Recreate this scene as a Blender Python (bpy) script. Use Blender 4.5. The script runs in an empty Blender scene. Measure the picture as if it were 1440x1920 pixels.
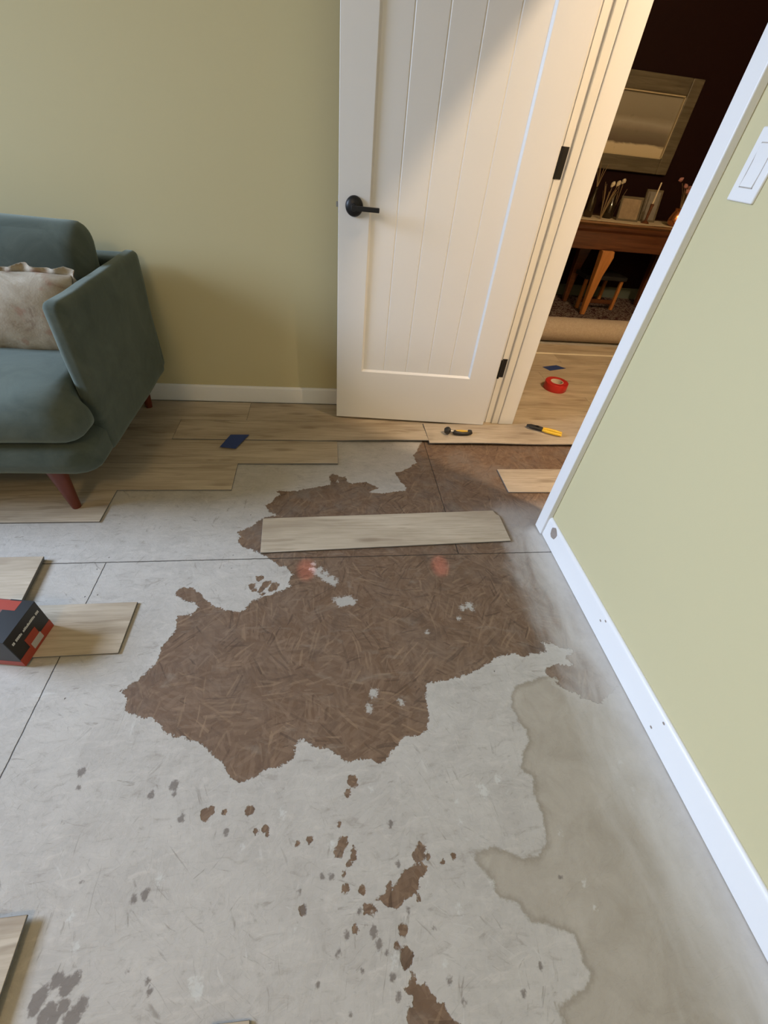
import bpy, bmesh, math, random
import numpy as np
from mathutils import Vector, Matrix, noise as mnoise

S = bpy.context.scene
C = S.collection
random.seed(7)

# ------------------------------------------------------------------ camera
cam_data = bpy.data.cameras.new('camera')
cam = bpy.data.objects.new('camera', cam_data); C.objects.link(cam)
def cam_rotation(yaw, pitch, roll):
    base = Matrix(((1, 0, 0), (0, 0, -1), (0, 1, 0)))
    return (Matrix.Rotation(yaw, 3, 'Z') @ Matrix.Rotation(pitch, 3, 'X') @ base @ Matrix.Rotation(roll, 3, 'Z'))
cam.matrix_world = Matrix.Translation((0, 0, 1.15)) @ cam_rotation(-0.183474968, -0.741417932, 0.115562796).to_4x4()
cam_data.sensor_fit = 'VERTICAL'
cam_data.sensor_height = 36.0
cam_data.lens = 36.0 * 782.4212936 / 1920.0
cam_data.clip_start = 0.02
S.camera = cam

# ------------------------------------------------------------------ world, light, exposure
w = bpy.data.worlds.new('world'); S.world = w; w.use_nodes = True
w.node_tree.nodes['Background'].inputs[0].default_value = (0.55, 0.72, 1.0, 1)
w.node_tree.nodes['Background'].inputs[1].default_value = 0.6
def area(name, loc, target, sx, sy, energy, color, spread=180):
    d = bpy.data.lights.new(name, 'AREA'); d.shape = 'RECTANGLE'; d.size = sx; d.size_y = sy
    d.energy = energy; d.color = color; d.spread = math.radians(spread)
    o = bpy.data.objects.new(name, d); C.objects.link(o); o.location = loc
    o.rotation_euler = (Vector(target) - Vector(loc)).to_track_quat('-Z', 'Y').to_euler()
    return o
# daylight through the window of the left wall (sky seen from the room)
area('daylight_left_window', (-3.57, 1.00, 1.80), (0.60, 0.38, 0.0), 1.4, 1.15, 58, (0.74, 0.92, 1.22), 100)
# added weak fill light in the unseen rear window opening, behind the camera
area('rear_fill', (-0.9, -2.56, 1.6), (-0.2, 2.0, 1.0), 1.4, 1.1, 2.5, (0.88, 0.95, 1.0))
# added warm fill light behind the camera, yellows the back wall
d = bpy.data.lights.new('room_fill', 'POINT'); d.energy = 32; d.color = (1.0, 0.70, 0.34); d.shadow_soft_size = 0.16
rb_ = bpy.data.objects.new('room_fill', d); C.objects.link(rb_); rb_.location = (-0.9, -0.9, 2.20)
# bulb of the hall ceiling lamp
d = bpy.data.lights.new('hall_bulb', 'POINT'); d.energy = 205; d.color = (1.0, 0.74, 0.48); d.shadow_soft_size = 0.07
hb = bpy.data.objects.new('hall_bulb', d); C.objects.link(hb); hb.location = (1.77, 0.52, 2.95)
# two dots of a laser level standing behind the camera
for lx in (-0.075, 0.404):
    d = bpy.data.lights.new('laser_dot', 'SPOT'); d.energy = 170; d.color = (1.0, 0.16, 0.13)
    d.spot_size = math.radians(2.3); d.spot_blend = 1.0; d.shadow_soft_size = 0.003
    o = bpy.data.objects.new('laser_dot', d); C.objects.link(o); o.location = (lx * 0.6, -0.6, 1.35)
    o.rotation_euler = (Vector((lx, 0.945, 0)) - o.location).to_track_quat('-Z', 'Y').to_euler()
S.view_settings.view_transform = 'Standard'
S.view_settings.look = 'None'
S.view_settings.gamma = 1.0
S.view_settings.use_curve_mapping = False
S.view_settings.exposure = 0.0

# ------------------------------------------------------------------ node helpers
class NT:
    def __init__(self, name):
        self.m = bpy.data.materials.new(name); self.m.use_nodes = True
        self.t = self.m.node_tree; self.n = self.t.nodes; self.l = self.t.links
        self.b = self.n['Principled BSDF']
        self.tc = self.n.new('ShaderNodeTexCoord')
        self.P = self.tc.outputs['Object']
    def put(self, sock, v):
        if isinstance(v, bpy.types.NodeSocket): self.l.new(v, sock)
        elif v is not None:
            if hasattr(sock.default_value, '__len__') and not hasattr(v, '__len__'): v = [v] * len(sock.default_value)
            if hasattr(sock.default_value, '__len__') and len(sock.default_value) == 4 and len(v) == 3: v = (*v, 1)
            sock.default_value = v
    def math(self, op, a, b=None, c=None, clamp=False):
        k = self.n.new('ShaderNodeMath'); k.operation = op; k.use_clamp = clamp
        for i, v in enumerate((a, b, c)):
            if v is not None: self.put(k.inputs[i], v)
        return k.outputs[0]
    def mad(self, a, b, c): return self.math('MULTIPLY_ADD', a, b, c)
    def mapping(self, v, scale=(1, 1, 1), rot=(0, 0, 0), loc=(0, 0, 0)):
        k = self.n.new('ShaderNodeMapping'); self.put(k.inputs[0], v)
        self.put(k.inputs['Location'], loc); k.inputs['Rotation'].default_value = rot; k.inputs['Scale'].default_value = scale
        return k.outputs[0]
    def noise(self, v, scale, detail=4, rough=.55, dist=0, out=0):
        k = self.n.new('ShaderNodeTexNoise'); self.put(k.inputs['Vector'], v)
        k.inputs['Scale'].default_value = scale; k.inputs['Detail'].default_value = detail
        k.inputs['Roughness'].default_value = rough; k.inputs['Distortion'].default_value = dist
        return k.outputs[out]
    def voro(self, v, scale, feature='F1', rnd=1.0, dim='3D'):
        k = self.n.new('ShaderNodeTexVoronoi'); k.feature = feature; k.voronoi_dimensions = dim
        self.put(k.inputs['Vector'], v); k.inputs['Scale'].default_value = scale; k.inputs['Randomness'].default_value = rnd
        return k
    def ramp(self, f, stops, interp='LINEAR'):
        k = self.n.new('ShaderNodeValToRGB'); k.color_ramp.interpolation = interp
        e = k.color_ramp.elements
        while len(e) < len(stops): e.new(.5)
        for i, (p, c) in enumerate(stops):
            e[i].position = p; e[i].color = (*c, 1) if hasattr(c, '__len__') else (c, c, c, 1)
        self.put(k.inputs[0], f); return k.outputs[0]
    def mix(self, f, a, b, mode='MIX'):
        k = self.n.new('ShaderNodeMix'); k.data_type = 'RGBA'; k.blend_type = mode; k.clamp_factor = True
        self.put(k.inputs[0], f); self.put(k.inputs[6], a); self.put(k.inputs[7], b); return k.outputs[2]
    def step(self, x, lo, hi, a=0., b=1., smooth=True):
        k = self.n.new('ShaderNodeMapRange'); k.interpolation_type = 'SMOOTHSTEP' if smooth else 'LINEAR'; k.clamp = True
        self.put(k.inputs[0], x); self.put(k.inputs[1], lo); self.put(k.inputs[2], hi); self.put(k.inputs[3], a); self.put(k.inputs[4], b)
        return k.outputs[0]
    def xyz(self, v):
        k = self.n.new('ShaderNodeSeparateXYZ'); self.put(k.inputs[0], v); return k.outputs
    def comb(self, x, y, z):
        k = self.n.new('ShaderNodeCombineXYZ'); self.put(k.inputs[0], x); self.put(k.inputs[1], y); self.put(k.inputs[2], z); return k.outputs[0]
    def attr(self, name):
        k = self.n.new('ShaderNodeAttribute'); k.attribute_name = name; return k.outputs['Fac']
    def rand(self):
        return self.n.new('ShaderNodeObjectInfo').outputs['Random']
    def bump(self, h, strength=.3, dist=.002):
        k = self.n.new('ShaderNodeBump'); self.put(k.inputs['Height'], h)
        k.inputs['Strength'].default_value = strength; k.inputs['Distance'].default_value = dist
        self.l.new(k.outputs[0], self.b.inputs['Normal'])
    def done(self, color, rough=.5, metal=0, spec=.5, **kw):
        self.put(self.b.inputs['Base Color'], color); self.put(self.b.inputs['Roughness'], rough)
        self.put(self.b.inputs['Metallic'], metal); self.put(self.b.inputs['Specular IOR Level'], spec)
        for k, v in kw.items(): self.put(self.b.inputs[k.replace('_', ' ')], v)
        return self.m

def simple(name, col, rough=.5, metal=0, spec=.5, var=.08, scale=30, bump=0, bscale=200, **kw):
    t = NT(name)
    n = t.noise(t.P, scale, 4)
    c = t.mix(n, tuple(x * (1 - var) for x in col), tuple(min(1, x * (1 + var)) for x in col))
    if bump: t.bump(t.noise(t.P, bscale, 3), bump, .001)
    return t.done(c, rough, metal, spec, **kw)

def wood(name, dark, light, axis=0, rough=.4, scale=1.0):
    t = NT(name); sc = [28 * scale] * 3; sc[axis] = 2.2 * scale
    v = t.mapping(t.P, tuple(sc))
    n = t.noise(v, 1.6, 6, .6, .6)
    return t.done(t.ramp(n, [(.3, dark), (.7, light)]), rough)

# ------------------------------------------------------------------ materials
def mat_wall():
    t = NT('olive_wall_paint')
    n = t.noise(t.P, 1.5, 3)
    c = t.mix(n, (.580, .520, .310), (.600, .540, .322))
    t.bump(t.noise(t.P, 260, 3), .12, .001)
    return t.done(c, .62, 0, .35)
def mat_lvp():
    t = NT('oak_vinyl_plank')
    r = t.rand()
    x, y, z = t.xyz(t.P)
    v = t.comb(t.mad(r, 37.0, x), t.mad(r, 11.0, y), t.math('MULTIPLY', r, 5.0))
    broad = t.noise(t.mapping(v, (1.6, 9, 1)), 1.5, 4, .55, .5)
    fine = t.noise(t.mapping(v, (4, 95, 1)), 1.4, 5, .65, .3)
    streak = t.noise(t.mapping(v, (2.2, 20, 1)), 1.2, 3, .5, 1.2)
    col = t.ramp(broad, [(.30, (.335, .270, .195)), (.5, (.510, .435, .330)), (.68, (.630, .550, .430))])
    col = t.mix(t.step(fine, .40, .66, 0, .45), col, (.245, .180, .105))
    col = t.mix(t.step(streak, .57, .68, 0, .50), col, (.175, .122, .070))
    kn = t.voro(t.mapping(v, (1.7, 7, 1)), 1.0, 'F1', 1.0, '2D')
    col = t.mix(t.step(kn.outputs['Distance'], .02, .13, .60, 0), col, (.150, .098, .055))
    # the tone of each board is its own
    col = t.mix(.30, col, t.ramp(t.math('FRACT', t.math('MULTIPLY', r, 7.31)), [(0, (.38, .30, .215)), (1, (.62, .52, .40))]))
    t.bump(fine, .15, .0006)
    return t.done(col, t.mad(fine, .12, .42), 0, .4)
def mat_floor():
    t = NT('subfloor_with_patches')
    P = t.P
    x, y, z = t.xyz(P)
    n8 = t.math('SUBTRACT', t.noise(P, 9, 3), .5)
    n30 = t.math('SUBTRACT', t.noise(P, 34, 4, .6), .5)
    n150 = t.math('SUBTRACT', t.noise(P, 150, 3, .6), .5)
    jag = t.math('ADD', t.math('MULTIPLY', n30, .030), t.math('MULTIPLY', n150, .020))
    jag_s = t.math('ADD', t.math('MULTIPLY', n30, .017), t.math('MULTIPLY', n150, .012))
    def dist(freq, amp):
        nv = t.noise(P, freq, 2, .5, 0, 1)
        k = t.n.new('ShaderNodeVectorMath'); k.operation = 'MULTIPLY_ADD'
        t.l.new(nv, k.inputs[0]); k.inputs[1].default_value = (amp, amp, 0); 
        k2 = t.n.new('ShaderNodeVectorMath'); k2.operation = 'ADD'; t.l.new(P, k2.inputs[0]); k2.inputs[1].default_value = (-amp / 2, -amp / 2, 0)
        t.l.new(k2.outputs[0], k.inputs[2]); return k.outputs[0]
    PD = dist(6.0, .035)
    # --- strands of the bare board
    def turned(seed, cell):
        """coordinates turned by a random angle in every cell: strands lie in all directions"""
        src = t.mapping(PD, (1, 1, 1), (0, 0, 0), (seed, seed * 1.7, 0))
        cv = t.voro(src, cell, 'F1', 1.0, '2D'); ang = t.math('MULTIPLY', t.xyz(cv.outputs['Color'])[0], 3.1416)
        k = t.n.new('ShaderNodeVectorRotate'); k.rotation_type = 'Z_AXIS'
        t.l.new(src, k.inputs['Vector']); t.l.new(ang, k.inputs['Angle']); return k.outputs[0]
    def strands(col0):
        col = col0; h = None
        for k, (cell, sx, sy) in enumerate(((9, 14, 75), (12, 16, 90), (15, 18, 120), (20, 22, 150))):
            vv = t.mapping(turned(k * 2.31 + .4, cell), (sx, sy, 1), (0, 0, 0), (k * 3.7, k * 1.9, 0))
            vo = t.voro(vv, 1.0, 'F1', 1.0, '2D')
            ch = t.xyz(vo.outputs['Color'])
            sel = t.step(ch[1], .50, .52)
            grain = t.noise(t.mapping(vv, (.6, 5, 1)), 1.5, 3)
            tone = t.math('ADD', t.math('MULTIPLY', ch[0], .7), t.math('MULTIPLY', grain, .45))
            c = t.ramp(tone, [(.1, (.118, .074, .047)), (.55, (.185, .118, .076)), (.95, (.265, .178, .118))])
            col = t.mix(t.math('MULTIPLY', sel, .42), col, c)
            hh = t.math('MULTIPLY', sel, ch[2])
            h = hh if h is None else t.math('ADD', h, hh)
        return col, h
    osb, osb_h = strands((.158, .096, .058))
    for k_ in range(2):
        vs_ = t.voro(t.mapping(turned(k_ * 1.3 + 5, 10), (15, 190, 1), (0, 0, 0), (k_ * 2.3, k_, 0)), 1.0, 'F1', 1.0, '2D'); cs_ = t.xyz(vs_.outputs['Color'])
        osb = t.mix(t.math('MULTIPLY', t.step(cs_[0], .92, .94, 0, .45), cs_[1]), osb, (.33, .225, .14))
        osb = t.mix(t.math('MULTIPLY', t.step(cs_[2], .92, .94, 0, .50), cs_[1]), osb, (.050, .030, .020))
    # worn glue film: greyer, purplish areas of the bare board
    film = t.step(t.noise(P, 5, 5, .65, .4), .46, .66)
    zone = t.step(y, .95, 1.08, .16, .62)
    osb = t.mix(t.math('MULTIPLY', film, zone), osb, (.205, .168, .140))
    smear = t.step(t.noise(t.mapping(P, (9, 26, 1), (0, 0, .5)), 1.0, 5, .65, .8), .55, .72, 0, .48)
    osb = t.mix(smear, osb, (.27, .215, .165))
    blot = t.step(t.noise(P, 11, 5, .65, .5), .52, .70, 0, .48)
    osb = t.mix(blot, osb, (.085, .056, .040))
    # --- grey patching compound
    g1 = t.noise(P, 7, 5, .6, .5)
    g2 = t.noise(t.mapping(P, (16, 46, 1), (0, 0, .45)), 1.0, 6, .68, .9)
    g3 = t.noise(P, 90, 4, .6)
    comp = t.ramp(g1, [(.3, (.430, .402, .364)), (.7, (.515, .485, .442))])
    comp = t.mix(t.step(g2, .50, .72, 0, .65), comp, (.590, .550, .495))
    comp = t.mix(t.step(g2, .46, .28, 0, .60), comp, (.300, .265, .228))
    comp = t.mix(t.step(g3, .55, .75, 0, .22), comp, (.26, .24, .205))
    comp_s, comp_h = osb, osb_h
    comp = t.mix(.05, comp, osb)
    comp = t.mix(t.step(osb_h, .5, 1.6, 0, .30), comp, (.52, .49, .44))
    scr = t.noise(t.mapping(turned(3.1, 6), (10, 95, 1)), 1.0, 5, .68, .9)
    scr2 = t.noise(t.mapping(turned(8.3, 9), (80, 12, 1)), 1.0, 5, .65, .7)
    comp = t.mix(t.step(t.math('MAXIMUM', scr, scr2), .60, .74, 0, .65), comp, (.235, .205, .170))
    comp = t.mix(t.step(t.math('MINIMUM', scr, scr2), .38, .26, 0, .6), comp, (.56, .54, .50))
    # --- old glue film on the right
    glue = t.math('ADD', t.attr('glue'), t.math('ADD', t.math('MULTIPLY', n30, .020), t.math('MULTIPLY', n150, .012)))
    gl = t.step(glue, .004, -.004)
    gcol = t.ramp(t.noise(P, 11, 5, .65, .6), [(.3, (.345, .302, .240)), (.7, (.440, .395, .330))])
    gcol = t.mix(t.step(glue, -.016, 0, 0, .55), gcol, (.205, .172, .122))
    comp = t.mix(t.math('MULTIPLY', gl, .92), comp, gcol)
    # --- bare board through the compound
    bare = t.math('ADD', t.attr('bare'), jag)
    bm_ = t.step(bare, .0012, -.0012)
    spot = t.step(t.math('ADD', t.attr('spot'), jag_s), .0012, -.0012)
    bm_ = t.math('MAXIMUM', bm_, spot)
    rim = t.step(t.math('ABSOLUTE', t.math('ADD', bare, -.006)), .007, .0, 0, .40)
    comp = t.mix(t.math('MULTIPLY', rim, t.step(n8, -.1, .2)), comp, (.52, .50, .455))
    col = t.mix(bm_, comp, osb)
    # grey stains and white dabs
    st = t.step(t.math('ADD', t.attr('stain'), jag_s), .003, -.002)
    col = t.mix(t.math('MULTIPLY', st, .80), col, (.155, .128, .108))
    db = t.step(t.math('ADD', t.attr('dab'), t.math('ADD', t.math('MULTIPLY', n30, .020), t.math('MULTIPLY', n150, .030))), .003, -.006)
    col = t.mix(t.math('MULTIPLY', db, .60), col, (.60, .60, .56))
    fleck = t.step(t.noise(P, 48, 5, .7), .715, .74, 0, .55)
    col = t.mix(fleck, col, (.58, .57, .53))
    # --- plaster dust swept along the right wall
    dn = t.noise(t.mapping(P, (14, 5, 1), (0, 0, -.5)), 1.0, 5, .6, .6)
    dpos = t.math('ADD', x, t.math('MULTIPLY', t.math('SUBTRACT', dn, .5), .22))
    dust = t.math('MULTIPLY', t.step(dpos, .61, .86, 0, .93), t.step(y, 1.20, 1.10))
    dust2 = t.math('MULTIPLY', t.step(dpos, .58, .80, 0, .5), t.math('MULTIPLY', t.step(y, 1.34, 1.2), t.step(y, 1.0, 1.1)))
    dcol = t.mix(t.noise(P, 30, 4), (.56, .54, .51), (.68, .66, .63))
    col = t.mix(t.math('MAXIMUM', dust, dust2), col, dcol)
    # --- joints of the boards and nail holes
    wob = t.math('MULTIPLY', n30, .004)
    sy = t.step(t.math('ABSOLUTE', t.math('ADD', t.math('SUBTRACT', y, .999), wob)), .0022, .0010)
    sx1 = t.math('MULTIPLY', t.step(t.math('ABSOLUTE', t.math('ADD', t.math('SUBTRACT', x, .487), wob)), .0024, .0010), t.math('GREATER_THAN', y, .999))
    sx2 = t.math('MULTIPLY', t.step(t.math('ABSOLUTE', t.math('ADD', t.math('SUBTRACT', x, -.737), wob)), .0020, .0008), t.math('LESS_THAN', y, .999))
    seam = t.math('MAXIMUM', sy, t.math('MAXIMUM', sx1, sx2))
    nail = t.step(t.attr('nail'), .001, -.0015)
    crack = t.math('MAXIMUM', seam, nail)
    col = t.mix(t.math('MULTIPLY', crack, .88), col, (.030, .024, .020))
    h = t.math('MULTIPLY', t.mix(bm_, t.math('ADD', t.math('MULTIPLY_ADD', g2, .6, t.math('MULTIPLY', g3, .3)), t.math('MULTIPLY', osb_h, .16)), t.math('MULTIPLY', osb_h, .35)), 1.0)
    h = t.math('ADD', h, t.math('MULTIPLY', bm_, -.45))
    h = t.math('SUBTRACT', h, t.math('MULTIPLY', crack, 1.0))
    t.bump(h, .75, .002)
    return t.done(col, t.mix(bm_, .72, .58), 0, .30)
def mat_velvet():
    t = NT('green_velvet')
    n = t.noise(t.P, 7, 5, .65, .6)
    c = t.ramp(n, [(.3, (.044, .058, .047)), (.7, (.088, .105, .086))])
    t.bump(t.noise(t.P, 380, 2), .25, .001)
    return t.done(c, .85, 0, .2, Sheen_Weight=.35, Sheen_Roughness=.5, Sheen_Tint=(.70, .82, .76))
def mat_pillow():
    t = NT('cream_patterned_cotton')
    n = t.noise(t.P, 11, 4, .6, .8)
    c = t.ramp(n, [(.30, (.20, .14, .10)), (.42, (.33, .28, .21)), (.60, (.42, .375, .30)), (.75, (.56, .52, .44))])
    n2 = t.noise(t.mapping(t.P, (1, 1, 1), (0, 0, 0), (4, 2, 1)), 16, 3)
    c = t.mix(t.step(n2, .55, .66, 0, .55), c, (.33, .19, .14))
    t.bump(t.noise(t.P, 160, 3), .3, .002)
    return t.done(c, .85, 0, .2)
def mat_carpet(name, cols, scale):
    t = NT(name)
    v = t.voro(t.P, scale)
    n = t.noise(t.P, scale * .4, 4)
    c = t.ramp(t.math('MULTIPLY_ADD', v.outputs['Distance'], .5, t.math('MULTIPLY', n, .6)), cols)
    t.bump(t.noise(t.P, 300, 3), .6, .003)
    return t.done(c, .95, 0, .1)
def mat_painting():
    t = NT('landscape_painting')
    x, y, z = t.xyz(t.P)            # object origin at the lower left corner of the canvas, z up
    n = t.noise(t.mapping(t.P, (4, 1, 9)), 1.0, 5, .6, .5)
    zz = t.math('ADD', z, t.math('MULTIPLY', t.math('SUBTRACT', n, .5), .05))
    c = t.ramp(t.math('DIVIDE', zz, .46), [(0, (.52, .43, .27)), (.16, (.58, .49, .33)), (.19, (.14, .11, .08)), (.34, (.20, .17, .125)), (.46, (.36, .32, .25)), (.55, (.24, .21, .155)), (1, (.32, .285, .215))])
    c = t.mix(t.step(t.noise(t.P, 22, 3), .66, .74, 0, .25), c, (.14, .12, .08))
    return t.done(c, .35, 0, .3, Coat_Weight=.35, Coat_Roughness=.06)

M = dict(
    wall=mat_wall(), lvp=mat_lvp(), floor=mat_floor(), velvet=mat_velvet(), pillow=mat_pillow(), painting=mat_painting(),
    white=simple('white_trim_paint', (.80, .80, .80), .38, var=.015, scale=6),
    doorw=simple('white_door_paint', (.74, .73, .705), .36, var=.015, scale=5),
    ceil=simple('ceiling_paint', (.44, .41, .34), .8, var=.02),
    maroon=simple('maroon_wall_paint', (.013, .0028, .0022), .7, var=.1, spec=.15),
    black=simple('matt_black_metal', (.010, .010, .011), .42, .2, var=.1),
    blackp=simple('black_plastic', (.014, .013, .012), .45, var=.15),
    yellow=simple('yellow_plastic', (.74, .46, .03), .40, var=.05),
    steel=simple('grey_steel', (.32, .31, .30), .35, .8, var=.1),
    blue=simple('blue_painters_tape', (.018, .045, .185), .55, var=.12, scale=60, bump=.2),
    red=simple('red_tape', (.47, .020, .018), .30, var=.08),
    core=simple('cardboard_core', (.70, .62, .52), .8, var=.05),
    legw=simple('red_stained_wood', (.130, .026, .012), .35, var=.2),
    under=simple('plank_core', (.16, .155, .15), .8, var=.1),
    orange=wood('orange_pine', (.36, .135, .032), (.52, .215, .06), 2),
    tabw=wood('dark_red_walnut', (.060, .020, .008), (.135, .048, .018), 0, .28),
    tabw2=wood('brown_walnut_top', (.15, .075, .035), (.26, .14, .065), 0, .25),
    gilt=wood('dull_gilt_frame', (.075, .060, .036), (.150, .122, .076), 0, .45),
    giltin=simple('pale_gilt_slip', (.46, .38, .24), .4),
    lace=simple('cream_lace', (.56, .46, .30), .9, var=.2, scale=90),
    carback=mat_carpet('beige_carpet_backing', [(.2, (.36, .29, .225)), (.6, (.42, .345, .275)), (.9, (.47, .39, .31))], 110),
    carpet=mat_carpet('dark_patterned_carpet', [(.22, (.020, .010, .010)), (.42, (.070, .040, .034)), (.55, (.25, .20, .17)), (.62, (.05, .02, .02))], 34),
    strip=simple('pale_metal_strip', (.80, .72, .58), .35, .2, var=.05),
    chip=simple('bare_wood_chip', (.30, .25, .215), .8, var=.3, scale=120),
    boxblk=simple('black_printed_card', (.012, .013, .016), .40, var=.2),
    boxred=simple('red_printed_card', (.36, .045, .024), .40, var=.1),
    boxpink=simple('dusty_red_printed_card', (.23, .085, .07), .45, var=.15),
    paper=simple('white_print', (.62, .61, .58), .5, var=.05),
    label=simple('grey_label_print', (.45, .41, .37), .5, var=.15, scale=400),
    glassd=simple('brown_bottle_glass', (.045, .030, .015), .08, var=.1, Transmission_Weight=.5),
    stalk=simple('dried_stalks', (.24, .165, .08), .8, var=.3),
    bloom=simple('cream_blooms', (.62, .52, .36), .8, var=.1),
    pinkf=simple('pink_petals', (.42, .19, .17), .8, var=.2),
    copper=simple('copper', (.50, .20, .085), .25, .9, var=.15),
    card=simple('portrait_card', (.26, .19, .115), .5, var=.5, scale=22),
    greyc=simple('grey_photo_print', (.20, .18, .15), .5, var=.4, scale=25),
    greenp=simple('grey_green_paint', (.10, .12, .10), .7),
    wfloor=simple('hall_subfloor', (.3, .25, .2), .8),
    glass=None,
)
t = NT('window_glass'); t.done((1, 1, 1), 0.0, 0, .5, Transmission_Weight=1.0, Alpha=.12); M['glass'] = t.m
t = NT('lit_lamp_glass'); t.done((.9, .85, .75), .4, Emission_Color=(1, .75, .45), Emission_Strength=3.0); M['lamp'] = t.m

# ------------------------------------------------------------------ mesh helpers
ROOT = {}
def tag(o, label=None, cat=None, group=None, kind=None):
    if label: o['label'] = label
    if cat: o['category'] = cat
    if group: o['group'] = group
    if kind: o['kind'] = kind
    return o
def thing(name, loc, label, cat, group=None):
    o = bpy.data.objects.new(name, None); C.objects.link(o); o.location = loc; o.empty_display_size = .05
    ROOT[o] = Vector(loc)
    return tag(o, label, cat, group)
def obj(name, bm, mat, parent=None, origin=None, bevel=0, seg=3, smooth=False, sub=0, angle=40, local=False):
    """bm is in world coordinates (unless local); it becomes ONE mesh object"""
    off = Vector((0, 0, 0))
    if not local:
        off = ROOT[parent] if parent is not None else Vector(origin or (0, 0, 0))
        bmesh.ops.translate(bm, verts=bm.verts, vec=-off)
    bmesh.ops.recalc_face_normals(bm, faces=bm.faces)
    me = bpy.data.meshes.new(name); bm.to_mesh(me); bm.free()
    o = bpy.data.objects.new(name, me); C.objects.link(o)
    if isinstance(mat, (list, tuple)):
        for q in mat: me.materials.append(q)
    else: me.materials.append(mat)
    if parent is not None:
        o.parent = parent; ROOT[o] = ROOT[parent]
    else:
        o.location = off; ROOT[o] = off.copy()
    if bevel:
        b = o.modifiers.new('bevel', 'BEVEL'); b.width = bevel; b.segments = seg; b.limit_method = 'ANGLE'; b.angle_limit = math.radians(35)
    if sub:
        b = o.modifiers.new('sub', 'SUBSURF'); b.levels = sub; b.render_levels = sub
    if smooth or bevel or sub:
        for p in me.polygons: p.use_smooth = True
        if not sub:
            try: me.set_sharp_from_angle(angle=math.radians(angle))
            except Exception: pass
    return o
def B(): return bmesh.new()
def box(bm, lo, hi, mi=0):
    v = [bm.verts.new((x, y, z)) for x in (lo[0], hi[0]) for y in (lo[1], hi[1]) for z in (lo[2], hi[2])]
    fs = []
    for f in ((0, 1, 3, 2), (4, 6, 7, 5), (0, 4, 5, 1), (2, 3, 7, 6), (0, 2, 6, 4), (1, 5, 7, 3)):
        q = bm.faces.new([v[i] for i in f]); q.material_index = mi; fs.append(q)
    return v
def prism(bm, poly, axis, a, b):
    """poly: 2-D outline in the two other axes (in x,y,z order); extruded along axis from a to b"""
    def mk(p, t):
        c = list(p); c.insert(axis, t); return bm.verts.new(c)
    A_ = [mk(p, a) for p in poly]; B_ = [mk(p, b) for p in poly]
    bm.faces.new(A_); bm.faces.new(B_[::-1]); n = len(poly)
    for i in range(n): bm.faces.new((A_[i], A_[(i + 1) % n], B_[(i + 1) % n], B_[i]))
    return A_ + B_
def tube(bm, p0, p1, r0, r1=None, n=16, caps=True):
    r1 = r0 if r1 is None else r1
    p0, p1 = Vector(p0), Vector(p1); d = (p1 - p0).normalized()
    u = d.orthogonal().normalized(); v = d.cross(u)
    ra = [bm.verts.new(p0 + r0 * (math.cos(2 * math.pi * i / n) * u + math.sin(2 * math.pi * i / n) * v)) for i in range(n)]
    rb = [bm.verts.new(p1 + r1 * (math.cos(2 * math.pi * i / n) * u + math.sin(2 * math.pi * i / n) * v)) for i in range(n)]
    for i in range(n): bm.faces.new((ra[i], ra[(i + 1) % n], rb[(i + 1) % n], rb[i]))
    if caps: bm.faces.new(ra[::-1]); bm.faces.new(rb)
def path(bm, pts, radii, n=10):
    pts = [Vector(p) for p in pts]; rings = []
    for i, p in enumerate(pts):
        d = (pts[min(i + 1, len(pts) - 1)] - pts[max(i - 1, 0)]).normalized()
        u = d.cross(Vector((0, 0, 1))); u = u.normalized() if u.length > 1e-4 else Vector((1, 0, 0)); v = d.cross(u)
        r = radii[i] if hasattr(radii, '__len__') else radii
        rings.append([bm.verts.new(p + r * (math.cos(2 * math.pi * k / n) * u + math.sin(2 * math.pi * k / n) * v)) for k in range(n)])
    for a, b in zip(rings, rings[1:]):
        for k in range(n): bm.faces.new((a[k], a[(k + 1) % n], b[(k + 1) % n], b[k]))
    bm.faces.new(rings[0][::-1]); bm.faces.new(rings[-1])
def lathe(bm, prof, c, n=24, axis=None):
    """prof: (radius, height) from bottom to top about the z axis (or about `axis` matrix)"""
    c = Vector(c); R_ = axis or Matrix.Identity(3); rings = []
    for r, z in prof:
        if r < 1e-6: rings.append([bm.verts.new(c + R_ @ Vector((0, 0, z)))])
        else: rings.append([bm.verts.new(c + R_ @ Vector((r * math.cos(2 * math.pi * k / n), r * math.sin(2 * math.pi * k / n), z))) for k in range(n)])
    for a, b in zip(rings, rings[1:]):
        for k in range(n):
            k2 = (k + 1) % n
            if len(a) == 1 and len(b) == 1: continue
            if len(a) == 1: bm.faces.new((a[0], b[k2], b[k]))
            elif len(b) == 1: bm.faces.new((a[k], a[k2], b[0]))
            else: bm.faces.new((a[k], a[k2], b[k2], b[k]))
    if len(rings[0]) > 1: bm.faces.new(rings[0][::-1])
    if len(rings[-1]) > 1: bm.faces.new(rings[-1])
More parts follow.
